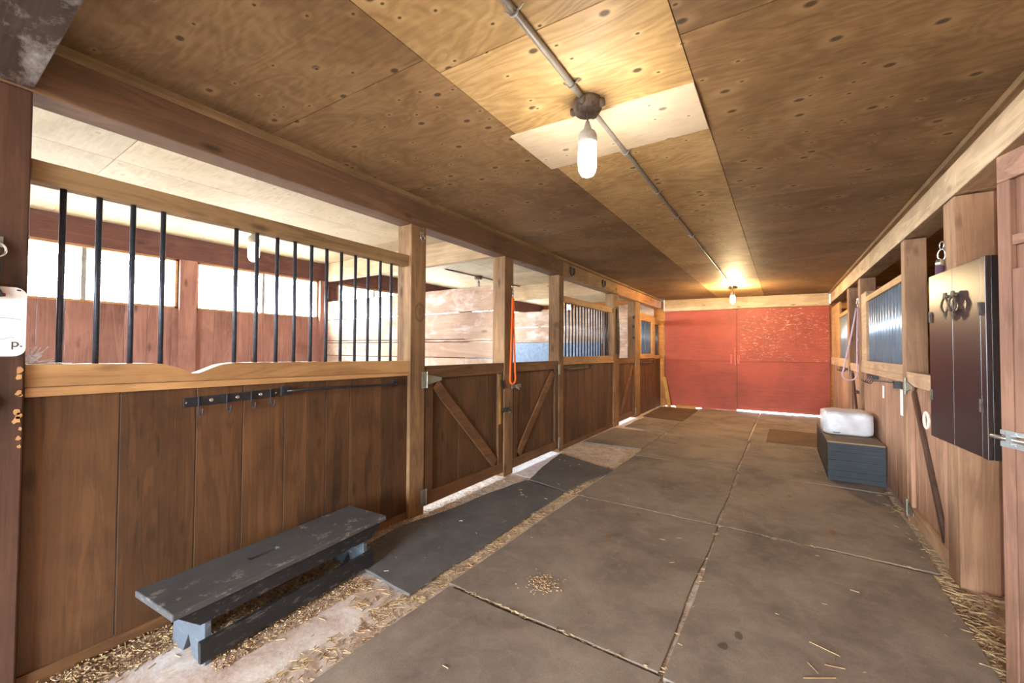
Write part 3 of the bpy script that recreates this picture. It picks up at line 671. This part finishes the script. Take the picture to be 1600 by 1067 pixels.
strands('loose_straw', [
    (-1.64, -1.545, 1.5, 4.3, .002, .016, 1500, .008, .032), (-1.62, -1.5, 4.3, 5.4, .001, .015, 200, .02, .06),
    (-1.70, -1.53, .5, 1.55, .001, .014, 420, .010, .045), (-1.95, -1.6, 1.3, 1.54, .001, .014, 150, .012, .06),
    (-2.38, -2.25, .3, .75, .001, .016, 220, .02, .06), (-2.3, -1.55, .3, 1.5, .001, .004, 110, .012, .04),
    (.70, .83, 2.4, 3.3, .001, .02, 500, .02, .08), (.75, 1.4, 2.2, 3.22, .001, .03, 1100, .03, .12), (.73, .82, 3.3, 5.1, .001, .02, 420, .02, .06),
    (-2.35, -1.5, 4.45, 5.42, .001, .008, 420, .015, .06),
    (-.412, -.372, .1, 6.8, .008, .022, 420, .008, .03), (-1.53, -.4, 1.705, 1.722, .012, .022, 120, .01, .03), (-1.53, -.4, 3.375, 3.392, .012, .022, 90, .01, .03), (-.36, .7, 3.34, 3.39, .016, .022, 80, .01, .03),
    (-1.5, .7, .8, 9, .0205, .022, 110, .010, .04), (-2.2, -1.7, 1.6, 4.4, .0215, .023, 30, .01, .04), (.05, .2, 2.0, 2.3, .0205, .022, 5, .05, .13)], M['straw'], 'loose golden straw scattered along the mat edges and floor', 'straw', 11)
strands('wood_shavings', [
    (-2.41, -2.2, .3, 2.2, .001, .02, 7000, .004, .012), (-2.3, -1.9, .75, 1.5, .001, .016, 4200, .004, .012), (-2.40, -2.25, 2.2, 3.5, .003, .012, 500, .006, .016), (-1.19, -1.0, 1.92, 2.08, .0205, .022, 170, .006, .016),
    (-2.4, -2.34, 4.8, 6.7, .001, .01, 300, .006, .016), (.74, .83, 2.4, 3.3, .001, .02, 500, .006, .018)], M['shaving'], 'pale wood shavings piled along the foot of the left planks and under the bench', 'shavings', 12, .0021)
random.seed(5); V = []
m = MB()
for (x, y) in ((-1.22, 3.12), (-1.0, 2.75), (.05, 4.4), (-.95, 3.25), (.3, 3.7), (-.15, 4.3), (.0, 4.05)):
    a = random.uniform(0, 3); pts = []
    for k in range(9):
        r = (.022 if k % 2 == 0 else .012)*random.uniform(.8, 1.2); pts.append((x+r*math.cos(a+k*.7), y+1.3*r*math.sin(a+k*.7), .0205+random.uniform(0, .003)))
    m.prism(pts, (0, 0, .0015))
stuff(m.build('dry_leaves', M['leaf']), 'small dry brown leaf scraps lying on the aisle mats', 'leaves')

# ------------------------------------------------------------ bench
ang = math.radians(-4.5)         # the bench stands slightly askew to the wall
bx0 = Vector((-2.105, .600)); bl = 1.085
def BP(u, v, z):                 # u along the bench, v across (towards the aisle)
    c, s_ = math.cos(ang), math.sin(ang); return (bx0.x + v*c - u*(-s_), bx0.y + u*c - v*s_*-1*-1 if False else bx0.y + u*c + v*s_*-1*0, z)
def BP(u, v, z):
    d = Vector((math.sin(ang), math.cos(ang))); n = Vector((math.cos(ang), -math.sin(ang))); p = bx0 + d*u + n*v; return (p.x, p.y, z)
bench = thing('wooden_bench', 'low worn black wooden bench with a hand slot, standing along the left stall front', 'bench', BP(bl/2, 0, 0))
HT = .285
# top board with an oblong slot
W2 = .165
m = MB(); su0, su1, sv = .38, .52, .014; vs_ = {}
us = [0, su0, su1, bl]; vv = [-W2, -sv-.02, sv-.02, W2]
for zi, z in enumerate((HT-.028, HT)):
    for i, u in enumerate(us):
        for j, v in enumerate(vv): vs_[zi, i, j] = m.bm.verts.new(BP(u, v, z))
for i in range(3):
    for j in range(3):
        if i == 1 and j == 1: continue
        m.bm.faces.new([vs_[1, a, b] for a, b in ((i, j), (i+1, j), (i+1, j+1), (i, j+1))]); m.bm.faces.new([vs_[0, a, b] for a, b in ((i, j), (i, j+1), (i+1, j+1), (i+1, j))])
ed = [(0,0),(1,0),(2,0),(3,0),(3,1),(3,2),(3,3),(2,3),(1,3),(0,3),(0,2),(0,1)]
for a, b in zip(ed, ed[1:]+ed[:1]): m.bm.faces.new((vs_[0, a[0], a[1]], vs_[0, b[0], b[1]], vs_[1, b[0], b[1]], vs_[1, a[0], a[1]]))
ed = [(1,1),(1,2),(2,2),(2,1)]
for a, b in zip(ed, ed[1:]+ed[:1]): m.bm.faces.new((vs_[0, a[0], a[1]], vs_[0, b[0], b[1]], vs_[1, b[0], b[1]], vs_[1, a[0], a[1]]))
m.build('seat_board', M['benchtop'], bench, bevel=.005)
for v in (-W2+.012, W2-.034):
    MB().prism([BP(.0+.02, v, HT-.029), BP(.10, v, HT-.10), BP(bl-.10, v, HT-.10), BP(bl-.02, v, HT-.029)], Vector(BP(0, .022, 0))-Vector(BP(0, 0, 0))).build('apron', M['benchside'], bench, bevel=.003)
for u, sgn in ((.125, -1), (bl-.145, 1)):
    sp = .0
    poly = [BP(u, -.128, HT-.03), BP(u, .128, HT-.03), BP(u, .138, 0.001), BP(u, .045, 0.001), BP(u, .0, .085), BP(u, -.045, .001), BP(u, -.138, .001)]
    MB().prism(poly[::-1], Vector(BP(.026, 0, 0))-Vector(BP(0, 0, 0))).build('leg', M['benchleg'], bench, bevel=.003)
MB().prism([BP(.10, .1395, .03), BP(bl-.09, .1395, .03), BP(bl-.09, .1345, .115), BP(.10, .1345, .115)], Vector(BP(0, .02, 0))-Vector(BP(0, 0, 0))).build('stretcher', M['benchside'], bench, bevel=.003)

# ------------------------------------------------------------ lamps, conduit
CX = -.722
m = MB()
m.tube([(CX, y, zc(CX, y)-.016) for y in (-3, .5, 1.0, 1.64)], .0125, 12)
m.tube([(CX, y, zc(CX, y)-.014) for y in (1.77, 3.0, 5.0, 8.27)], .0105, 12)
cd = tag(m.build('ceiling_conduit', M['conduit'], smooth=True), 'long grey metal conduit running along the ceiling between the two bulbs', 'conduit')
for i, y in enumerate((.4, 1.10, 1.54, 2.248, 2.95, 3.6, 4.3, 5.0, 5.7, 6.4, 7.1, 7.8)):
    m = MB(); z = zc(CX, y)
    pts = [(CX+.0155*math.cos(a), y, z-.015-.0155*math.sin(a)) for a in [math.pi*k/8 for k in range(9)]]
    m.tube([(CX+.036, y, z-.003)]+pts+[(CX-.036, y, z-.003)], .0035, 6); c = m.build('conduit_clip', M['zinc'], cd)
def lamp(x, y, z, label, bulb, size=1.0, drop=.15, box=True, group=None):
    t_ = thing('bulb_lamp', label, 'lamp', (x, y, z))
    if box:
        m = MB(); m.lathe([(.062, -.002), (.066, -.010), (.064, -.04), (.055, -.056), (.02, -.060)], (x, y, z), (0,0,1), 24)
        for a in (0, math.pi/2, math.pi, 3*math.pi/2): m.tube([(x+.05*math.cos(a), y+.05*math.sin(a), z-.03), (x+.078*math.cos(a), y+.078*math.sin(a), z-.03)], .018, 12)
        m.build('junction_box', M['boxm'], t_, smooth=True)
        MB().tube([(x, y, z-.05), (x, y, z-drop+.015)], .0045, 8).build('flex', M['ink'], t_)
    zz = z-drop
    MB().lathe([(.008*size, .05*size), (.014*size, .03*size), (.018*size, .012*size), (.036*size, -.002*size), (.042*size, -.02*size), (.043*size, -.05*size), (.038*size, -.055*size)], (x, y, zz), (0,0,1), 24).build('socket', M['socket'], t_, smooth=True)
    MB().lathe([(.030*size, -.05*size), (.037*size, -.062*size), (.040*size, -.09*size), (.041*size, -.14*size), (.038*size, -.172*size), (.027*size, -.193*size), (.008*size, -.202*size)], (x, y, zz), (0,0,1), 24).build('bulb', bulb, t_, smooth=True)
    return t_
lamp(CX, 1.708, zc(CX, 1.708), 'bright hanging bulb in a grey socket under the round iron box, nearest lamp', M['bulb'], 1.0, .145)
lamp(CX, 8.33, zc(CX, 8.33), 'far glowing bulb on the ceiling before the red doors', M['bulbwarm'], .95, .12)
lamp(-4.80, 2.165, 2.555, 'lit bulb on the ceiling of the first left stall, seen through the bars', M['bulbdim'], 1.35, .035, False)
lamp(-3.90, 8.2, 2.555, 'small lit bulb in the last left stall, seen through the second row of bars', M['bulbdim'], 1.0, .20)
lamp(-4.295, 5.49, 2.555, 'unlit hanging socket on the ceiling of the second left stall', M['deadbulb'], .5, .09)
tag(MB().tube([(-4.33, 4.7, 2.545), (-4.30, 5.42, 2.545)], .009, 8).tube([(-4.29, 5.56, 2.545), (-4.25, 7.2, 2.545)], .009, 8).build('ceiling_conduit', M['boxm']), 'dark conduit on the pale ceiling of the second left stall', 'conduit')
m = MB(); px = [(-1.20, 1.80), (-.292, 1.80), (-.292, 2.21), (-1.20, 2.27)]
m.hexa([(a, b, zc(a, b)-.010) for a, b in px]+[(a, b, zc(a, b)-.0005) for a, b in px])
tag(m.build('plywood_patch', M['patch'], bevel=.001), 'pale plywood patch board nailed to the ceiling beside the near bulb', 'board')

# ------------------------------------------------------------ left wall fittings
def screw(m, x, y, z, r=.006, n=1): m.lathe([(r, 0), (r*.8, .003), (.001, .0035)], (x, y, z), (n, 0, 0), 10)
xf = XL-.0295
hr = thing('hook_rack', 'black iron rack with four hooks on the first left stall front', 'hook rack', (xf, 1.005, 1.04))
m = MB(); m.hexa([(xf, .785, 1.014), (xf+.008, .785, 1.014), (xf+.008, 1.225, 1.030), (xf, 1.225, 1.030), (xf, .785, 1.060), (xf+.008, .785, 1.060), (xf+.008, 1.225, 1.074), (xf, 1.225, 1.074)])
m.build('plate', M['black'], hr, bevel=.002)
for y in (.845, .968, 1.085, 1.185):
    z = 1.04+.034*(y-.785); m = MB()
    pts = [(xf+.012, y, z+.02), (xf+.011, y, z-.02), (xf+.012, y, z-.055)] + [(xf+.012+.018-.018*math.cos(a), y+.004, z-.055-.016*math.sin(a)) for a in [math.pi*k/6 for k in range(1, 7)]] + [(xf+.05, y+.004, z-.038)]
    m.tube(pts, .0035, 7).build('hook', M['barm'], hr)
for y, r in ((.795, .005), (1.215, .005), (.90, .010), (1.02, .010), (1.135, .010)):
    m = MB(); screw(m, xf+.008, y, 1.037+.034*(y-.785), r); m.build('screw', M['chrome'], hr)
def rod(y0, y1, z0, z1, label):
    t_ = thing('blanket_bar', label, 'bar', (xf, (y0+y1)/2, z0))
    m = MB(); m.tube([(xf+.022, y0+.01, z0), (xf+.042, y0+.06, z0), (xf+.05, y0+.18, z0+.002), (xf+.05, y1-.05, z1), (xf+.044, y1-.015, z1+.002), (xf+.02, y1, z1+.012)], .0085, 10); m.build('rod', M['black'], t_, smooth=True)
    for y, z in ((y0, z0), (y1, z1+.008)):
        m = MB(); m.box(xf, xf+.024, y-.022, y+.022, z-.026, z+.026); screw(m, xf+.024, y-.01, z, .006); m.build('bracket', M['black'], t_, bevel=.002)
    return t_
rod(1.262, 2.07, 1.058, 1.046, 'long black blanket bar on the first left stall front, right of the hook rack')
rod(4.90, 5.79, 1.053, 1.057, 'dark blanket bar on the second barred stall front')
rod(8.40, 9.45, 1.045, 1.055, 'dark blanket bar on the last left stall front, nearest the red doors')
# tie ring on the first post, ring on the near post, sign
def tie_ring(y, z, label, R=.022, x=XL, n=1):
    t_ = thing('tie_ring', label, 'ring', (x, y, z))
    m = MB(); m.box(min(x, x+.004*n), max(x, x+.004*n), y-.018, y+.018, z+.012, z+.05); screw(m, x+.004*n, y, z+.04, .005, n); m.tube([(x+.006*n, y, z+.02), (x+.014*n, y, z+.02)], .006, 8); m.build('plate', M['zinc'], t_)
    MB().ring((x+.012*n, y, z), R, .0048, (1, .25, 0)).build('ring', M['chrome'], t_, smooth=True)
    return t_
tie_ring(2.31, 2.185, 'bright steel tie ring near the top of the first left post', .03)
tie_ring(.205, 1.655, 'steel ring on the near post above the white sign, cut by the left photo edge', .026)
tie_ring(.19, 1.10, 'steel ring low on the near post below the white sign', .024)
sg = thing('wall_sign', 'white rounded card sign with black lettering on the near left post', 'sign', (XL, .15, 1.27))
def rrect(y0, y1, z0, z1, r, x):
    pts = []
    for cy_, cz, a0 in ((y1-r, z0+r, -90), (y1-r, z1-r, 0), (y0+r, z1-r, 90), (y0+r, z0+r, 180)):
        for k in range(7): a = math.radians(a0+15*k); pts.append((x, cy_+r*math.cos(a), cz+r*math.sin(a)))
    return pts
MB().prism(rrect(.0, .2835, 1.267, 1.523, .03, XL+.0005), (.004, 0, 0)).build('card', M['paper'], sg)
def text(body, loc, size, mat, parent, name='lettering'):
    cu = bpy.data.curves.new('t', 'FONT'); cu.body = body; cu.size = size; cu.extrude = .0004; cu.align_x = 'RIGHT'
    tmp = bpy.data.objects.new('t', cu); COL.objects.link(tmp); bpy.context.view_layer.update()
    me = bpy.data.meshes.new_from_object(tmp.evaluated_get(bpy.context.evaluated_depsgraph_get())); bpy.data.objects.remove(tmp)
    me.transform(Matrix(((0,0,1,0),(1,0,0,0),(0,1,0,0),(0,0,0,1)))); me.transform(Matrix.Translation(Vector(loc)-origin_of(parent)))
    me.materials.clear(); me.materials.append(mat)
    o = bpy.data.objects.new(name, me); COL.objects.link(o); o.parent = parent; return o
text('p.', (XL+.0052, .277, 1.302), .042, M['ink'], sg)
m = MB(); m.tube([(XL+.0048, .19+.01*k, 1.402+.006*math.sin(k*.35)) for k in range(9)], .0006, 5); m.tube([(XL+.0048, .20+.008*k, 1.334+.004*math.sin(k*1.3)) for k in range(8)], .0006, 5); m.ring((XL+.0048, .19, 1.362), .012, .0007, (1, 0, 0)); m.tube([(XL+.0048, .258, 1.513), (XL+.0048, .268, 1.512)], .003, 5)
m.build('drawing_lines', M['ink'], sg)
m = MB(); m.prism([(XL+.006, .205, 1.54), (XL+.006, .224, 1.50), (XL+.006, .232, 1.487), (XL+.006, .195, 1.478), (XL+.006, .19, 1.54)], (.012, 0, 0)); m.ring((XL+.012, .205, 1.59), .012, .004, (1, .2, 0), sq=4)
sc = tag(m.build('snap_clip', M['black'], bevel=.002), 'small black snap clip hanging over the white sign on the near post', 'clip')
MB().box(XL+.008, XL+.016, .224, .231, 1.489, 1.498).build('red_tip', M['red_plastic'], sc); sc.children[0].location = (0, 0, 0)
sc.children[0].data.transform(Matrix.Translation((0, 0, 0)))

# horseshoes on the middle beam
def horseshoe(y, z, label):
    pts = []
    for k in range(15):
        a = math.radians(-215+250*k/14); pts.append((XL+.006, y+.058*math.cos(a), z-.005+.068*math.sin(a)))
    return tag(MB().tube(pts, .014, 8).build('horseshoe', M['black']), label, 'horseshoe')
horseshoe(5.114, 2.395, 'nearer iron horseshoe nailed to the left ceiling beam')
horseshoe(6.30, 2.395, 'farther iron horseshoe nailed to the left ceiling beam')

# orange lead rope on the post, and the door hardware
def lead_rope(x, n, y, zt, zb, half, rr_, mat, label, drift=0, side=(0, 1)):
    t_ = thing('lead_rope', label, 'rope', (x, y, zt))
    m = MB(); m.box(min(x, x+.004*n), max(x, x+.004*n), y-.014, y+.014, zt-.01, zt+.03); m.ring((x+.012*n, y, zt-.01), .016, .003, (1, .3, 0)); m.ring((x+.014*n, y, zt-.05), .011, .003, (.3, 1, 0), sq=2); m.ring((x+.014*n, y, zt-.09), .014, .0035, (1, 0, 0), sq=1.4); m.build('snap_hook', M['chrome'], t_, smooth=True)
    z0 = zt-.115; pts = []
    N_ = 16
    P_ = lambda o, q, z: (x+.018*n+.004*n*q+side[0]*(o+drift*q), y+side[1]*(o+drift*q)-.01, z)   # o: sideways offset, q: 0 top .. 1 bottom
    for k in range(N_+1): f_ = k/N_; pts.append(P_(-.008-(half-.008)*f_**1.3, f_, z0+(zb+half-z0)*f_))
    for k in range(1, 10): a = math.pi+math.pi*k/10; pts.append(P_(half*math.cos(a), 1, zb+half+half*math.sin(a)))
    for k in range(N_+1): f_ = 1-k/N_; pts.append(P_(.010+(half-.010)*f_**1.3, f_, z0+(zb+half-z0)*f_))
    MB().tube(pts, rr_, 9).build('rope', mat, t_, smooth=True)
    MB().tube([(x+.017*n, y-.012, zt-.49), (x+.017*n, y-.014, zt-.53)], rr_*1.35, 8).build('crimp', M['zinc'], t_)
    return t_
lead_rope(XL, 1, 3.618, 1.965, .945, .052, .0105, M['orange'], 'bright orange lead rope looped on the post between the first two left doors')
lead_rope(XR, -1, 6.575, 1.96, .95, .072, .009, M['pinkrope'], 'mauve lead rope hanging in a loop from the far right post', drift=-.075, side=(1, .0))
def slide_bolt(x, n, ya, yb, z, label, mat):
    t_ = thing('door_bolt', label, 'bolt', (x, (ya+yb)/2, z))
    m = MB(); c = (ya+yb)/2
    m.box(min(x, x+.004*n), max(x, x+.004*n), ya+.03, yb-.05, z-.022, z+.022)
    for y in (ya+.05, yb-.08): m.ring((x+.012*n, y, z), .013, .004, (0, 1, 0))
    m.build('bolt_plate', mat, t_)
    m = MB(); m.tube([(x+.012*n, ya, z), (x+.012*n, yb, z)], .0075, 9); m.tube([(x+.012*n, c, z), (x+.04*n, c, z-.012), (x+.05*n, c, z-.03)], .006, 8); m.build('bolt_rod', mat, t_)
    return t_
slide_bolt(XL+.001, 1, 3.42, 3.62, .685, 'black slide bolt joining the first left stall door to its post', M['black'])
lt = tag(MB().box(XL, XL+.006, 3.62, 3.80, .895, .935).ring((XL+.014, 3.70, .915), .022, .005, (1, .4, 0)).tube([(XL+.012, 3.66, .93), (XL+.02, 3.74, .88)], .007, 8).build('door_latch', M['rustzinc']), 'small dull metal latch on the second left stall door, below the orange rope', 'latch')
tag(MB().box(XL-.002, XL+.003, 3.418, 3.45, .93, 1.0).ring((XL+.012, 3.44, .95), .03, .004, (1, .2, .2), sq=1.5).tube([(XL+.01, 3.45, 1.06), (XL+.014, 3.43, .98), (XL+.01, 3.46, .90)], .004, 7).build('door_latch', M['black']), 'thin black hook and chain on the edge of the first left stall door', 'latch')
tag(MB().box(XR-.004, XR, 6.62, 6.74, .775, .815).tube([(XR-.012, 6.60, .80), (XR-.012, 6.78, .79)], .008, 8).ring((XR-.014, 6.70, .80), .02, .004, (1, 0, 0)).build('door_latch', M['black']), 'dark latch below the mauve rope on the far right stall door', 'latch')
# coats hooks on the fifth post
ph = thing('hook_strip', 'dark iron coat hooks on the post beside the third left stall door', 'hook', (XL, 8.05, 1.7))
for z in (1.95, 1.77, 1.55):
    MB().tube([(XL-.02, 8.016, z), (XL-.01, 7.97, z), (XL-.01, 7.95, z+.03)], .007, 7).box(XL-.05, XL-.01, 8.010, 8.019, z-.02, z+.03).build('hook', M['black'], ph)
# dark strap hanging on the fourth post
m = MB(); m.tube([(XL+.012, 6.90, 2.02), (XL+.02, 6.91, 1.8), (XL+.022, 6.93, 1.5), (XL+.018, 6.92, 1.25)], .016, 8); m.tube([(XL+.012, 6.96, 2.0), (XL+.02, 6.99, 1.7), (XL+.02, 7.0, 1.3), (XL+.014, 6.98, 1.16)], .010, 8); m.ring((XL+.012, 6.93, 2.03), .03, .006, (1, 0, 0))
tag(m.build('halter_strap', M['boxm'], smooth=True), 'dark halter straps hanging on the fourth left post', 'strap')

# ------------------------------------------------------------ right wall fittings
rk = thing('hook_rack', 'small dark wire rack and bar on the right stall front under the wide steel grille', 'hook rack', (XR+.03, 5.3, 1.0))
m = MB(); xx = XR+.004
m.tube([(xx-.03, 4.62, 1.05), (xx-.045, 4.75, 1.045), (xx-.045, 5.5, 1.02), (xx-.02, 5.62, 1.02)], .008, 8); m.build('bar', M['black'], rk)
for y in (4.62, 5.62): MB().box(xx-.026, xx+.024, y-.025, y+.025, 1.0, 1.056).build('bracket', M['black'], rk)
for y in (5.72, 5.84, 5.96, 6.08): MB().tube([(xx+.002, y, 1.03), (xx-.004, y, .99), (xx-.02, y, .965), (xx-.045, y, .97), (xx-.05, y, .995)], .004, 7).build('hook', M['black'], rk)
MB().box(xx-.002, xx+.026, 5.66, 6.12, 1.01, 1.05).build('plate', M['black'], rk)
rk2 = thing('hook_rack', 'tiny dark hook rack on the last right stall front beside the red door', 'hook rack', (XR+.03, 8.3, 1.03))
MB().box(XR+.006, XR+.0295, 7.9, 8.7, 1.03, 1.055).build('plate', M['black'], rk2)
for y in (8.0, 8.2, 8.4, 8.6): MB().tube([(XR+.008, y, 1.04), (XR-.004, y, 1.0), (XR-.03, y, 1.0), (XR-.034, y, 1.02)], .005, 6).build('hook', M['black'], rk2)
tag(MB().box(XR+.0265, XR+.0297, 4.56, 4.68, .775, .99).build('white_stripe', M['whitepaint']), 'white painted vertical stripe on the planks right of the stacked mats', 'paint mark')
tag(MB().box(XR+.027, XR+.0298, 5.34, 5.40, .85, .97).build('white_stripe', M['whitepaint']), 'thin faint white mark on the planks below the wire rack', 'paint mark')
tag(MB().ring((XR-.004, 3.79, .85), .052, .009, (1, 0, 0), 24).build('plastic_ring', M['cream'], smooth=True), 'cream ring hanging on the right stall door, left of the black cabinet', 'ring')
# cabinet
c0 = Vector((.765, 2.69)); cd_ = Vector((-.082, .9966)); cn = Vector((-.9966, -.082)); CW, CD = .604, .088
cz0, cz1 = .823, 1.736
def CP(s_, d, z): p = c0+cd_*s_+cn*d; return (p.x, p.y, z)      # d>0 towards the aisle
cab = thing('wall_cabinet', 'glossy black two-door wall cabinet hung on the right posts', 'cabinet', CP(CW/2, -CD/2, cz0))
def cbox(m, s0, s1, d0, d1, a, b): return m.hexa([CP(s0,d0,a),CP(s1,d0,a),CP(s1,d1,a),CP(s0,d1,a),CP(s0,d0,b),CP(s1,d0,b),CP(s1,d1,b),CP(s0,d1,b)])
m = MB(); cbox(m, 0, CW, -CD, -.0185, cz0, cz1); m.build('body', M['cabside'], cab, bevel=.002)
cbox(MB(), 0, .045, -.018, 0, cz0, cz1).build('frame_strip', M['cab'], cab, bevel=.002)
dr1 = cbox(MB(), .0465, .317, -.018, 0, cz0+.002, cz1-.002).build('door', M['cab'], cab, bevel=.002)
dr2 = cbox(MB(), .3195, CW, -.018, 0, cz0+.002, cz1-.002).build('door', M['cab'], cab, bevel=.002)
for dr, s_, hs in ((dr1, .272, .046), (dr2, .356, .585)):
    m = MB(); z = 1.545
    m.lathe([(.010, .0), (.009, .012), (.006, .018)], CP(s_, 0, z+.048), tuple(Vector(CP(0,1,0))-Vector(CP(0,0,0))), 12)
    pts = [(0, .045), (.012, .04), (.030, .022), (.042, 0), (.030, -.022), (.012, -.038), (0, -.044), (-.012, -.038), (-.030, -.022), (-.042, 0), (-.030, .022), (-.012, .04)]
    m.tube([CP(s_+a, .016, z+b) for a, b in pts], .005, 7, True)
    m.tube([CP(s_, .014, z+.042), CP(s_, .014, z+.068)], [.010, .008], 10); m.tube([CP(s_, .015, z-.042), CP(s_, .015, z-.058), CP(s_, .014, z-.075)], [.010, .006, .003], 9)
    m.build('handle', M['boxm'], dr, smooth=False)
    for z in (1.50, 1.06):
        m = MB(); cbox(m, hs-.012, hs+.012, -.001, .003, z-.03, z+.03); m.tube([CP(hs, .004, z-.03), CP(hs, .004, z+.03)], .005, 8); m.build('cabinet_hinge', M['boxm'], dr)
# snap and webbing hanging on the post behind the cabinet
sp = thing('tie_strap', 'plum webbing strap with a steel snap on the broad right post, above the black cabinet', 'strap', (XR, 3.39, 1.95))
m = MB(); m.ring((XR-.012, 3.39, 1.93), .022, .004, (1, .2, 0)); m.ring((XR-.014, 3.39, 1.875), .016, .004, (.4, 1, 0), sq=2); m.lathe([(.018, 0), (.02, .03), (.014, .05)], (XR-.022, 3.392, 1.80), (0, 0, 1), 12); m.build('snap_hook', M['chrome'], sp, smooth=True)
MB().tube([(XR-.022, 3.392, 1.81), (XR-.022, 3.395, 1.7), (XR-.022, 3.40, 1.45), (XR-.020, 3.40, 1.15), (XR-.020, 3.40, 1.05)], .02, 9).build('webbing', M['plum'], sp, smooth=True)

# near plank door standing ajar on the right
e0 = Vector((.715, 2.39)); ed_ = Vector((.366, -.93)).normalized(); en = Vector((-.93, -.366)).normalized(); EW = .95
def EP(s_, d, z): p = e0+ed_*s_+en*d; return (p.x, p.y, z)
def ebox(m, s0, s1, d0, d1, a, b): return m.hexa([EP(s0,d0,a),EP(s1,d0,a),EP(s1,d1,a),EP(s0,d1,a),EP(s0,d0,b),EP(s1,d0,b),EP(s1,d1,b),EP(s0,d1,b)])
nd = thing('plank_door', 'tall brown plank door standing ajar at the right edge, with a steel slide bolt', 'door', EP(EW/2, -.02, .02))
m = MB()
for k in range(5): ebox(m, EW*k/5+.001, EW*(k+1)/5-.001, -.05, -.022, .02, 2.07)
m.build('plank_panel', M['neardoor'], nd, bevel=.002)
ebox(MB(), 0, EW, -.022, 0, 1.966, 2.07).build('top_rail', M['neardoorx'], nd, bevel=.003)
ebox(MB(), .052, EW-.052, -.022, -.004, 1.71, 1.75).build('middle_rail', M['neardoorx'], nd, bevel=.003)
for a in (0, EW-.05): ebox(MB(), a, a+.05, -.022, 0, .02, 1.965).build('stile', M['neardoor'], nd, bevel=.003)
ebox(MB(), .052, EW-.052, -.022, -.003, .02, 1.62).build('lower_board', M['neardoor'], nd, bevel=.003)
sb = thing('slide_bolt', 'galvanised slide bolt on the edge of the near right plank door', 'bolt', EP(.08, 0, .97))
m = MB(); ebox(m, .002, .20, .0005, .005, .985, 1.002); ebox(m, .002, .20, .0005, .005, .938, .958)
for s_ in (.02, .06, .12): 
    for z in (.993, .948): m.lathe([(.006, 0), (.004, .003)], EP(s_, .005, z), (en.x, en.y, 0), 8)
for s_ in (.045, .13): ebox(m, s_, s_+.02, .004, .022, .955, .988)
m.build('bolt_plate', M['zinc'], sb)
MB().tube([EP(-.03, .012, .972), EP(-.024, .012, .972), EP(.19, .012, .972)], [.004, .008, .008], 12).build('bolt_rod', M['chrome'], sb, smooth=True)

# ------------------------------------------------------------ stack of mats with the wrapped bale
lab = 'black rubber mat inside the neat stack on the right aisle side'
proto = MB().box(.385, .825, 5.21, 6.72, 0, .0203).build('stacked_mat', M['stackmat'], bevel=.0012)
tag(proto, 'lowest black rubber mat of the stack, resting on the aisle mat', 'mat', 'mats in the stack')
proto.location.z = .0215
random.seed(9)
nst = 19
for k in range(1, nst-1):
    c = proto.copy(); COL.objects.link(c); c.location.z = .0215+.0205*k; c.location.x += random.uniform(-.003, .002); c.location.y += random.uniform(-.004, .004); c['label'] = lab
top = tag(MB().box(.38, .826, 5.215, 6.73, 0, .016).build('stacked_mat', M['stacktop'], bevel=.004), 'dusty brown topmost mat of the stack, under the white bale', 'mat', 'mats in the stack')
zt = .0215+.0205*(nst-1); top.location.z = zt
bale = MB()
bz0, by0, by1, bx0_, bx1_ = zt+.017, 5.60, 6.05, .375, .80
bm = bale.bm
bmesh.ops.create_cube(bm, size=1)
bmesh.ops.subdivide_edges(bm, edges=bm.edges[:], cuts=11, use_grid_fill=True)
random.seed(4)
ph_ = [random.uniform(0, 6) for _ in range(12)]
for v in bm.verts:
    x, y, z = v.co*2
    # superellipse rounding across the bale, softer creases at the gathered ends
    r = (abs(y)**9+abs(z)**9)**(1/9); k = max(abs(y), abs(z))/(r+1e-6) if r > 0 else 1
    e = 1-.13*abs(x)**9
    y *= k*e; z *= k*e
    q = 1+.022*math.sin(7*x+ph_[0]+3*z)+.014*math.sin(11*y+ph_[1]+5*x)+.01*math.sin(17*x+ph_[2])*abs(x)
    y *= q; z = z*q if z > 0 else z
    x = x*(1-.05*(abs(y)**3+abs(z)**3)/2)
    v.co = Vector(((bx0_+bx1_)/2+x*(bx1_-bx0_)/2, (by0+by1)/2+y*(by1-by0)/2, bz0+.125+max(z, -1)*.125))
bl_ = tag(bale.build('wrapped_bale', M['plastic'], smooth=True), 'white plastic wrapped bale lying on top of the mat stack', 'bale')
MB().box(.46, .52, by0-.009, by0-.002, bz0+.028, bz0+.036).build('print_mark', M['ink'], bl_); 
for c in bl_.children:
    pass

# ------------------------------------------------------------ cobweb along the sill of the first front
m = MB(); random.seed(8)
base = (XL-.05, .29, 1.237)
for k in range(22):
    a = Vector((XL-.06+random.uniform(-.03, .03), .287, 1.237+random.uniform(0, .05))); b = Vector((XL-.06, random.uniform(.30, .374), 1.237+random.uniform(.0, .07)))
    mid = (a+b)/2-Vector((0, 0, .02)); m.tube([a, mid, b], .0009, 4)
for k in range(26):
    y = random.uniform(.29, .38); m.tube([(XL-.09, y, 1.2375), (XL-.05, y+.02, 1.239), (XL-.02, y+.03, 1.2375)], .0014, 4)
stuff(m.build('cobweb', M['web']), 'white cobweb in the corner of the chewed sill beside the near post', 'cobweb')
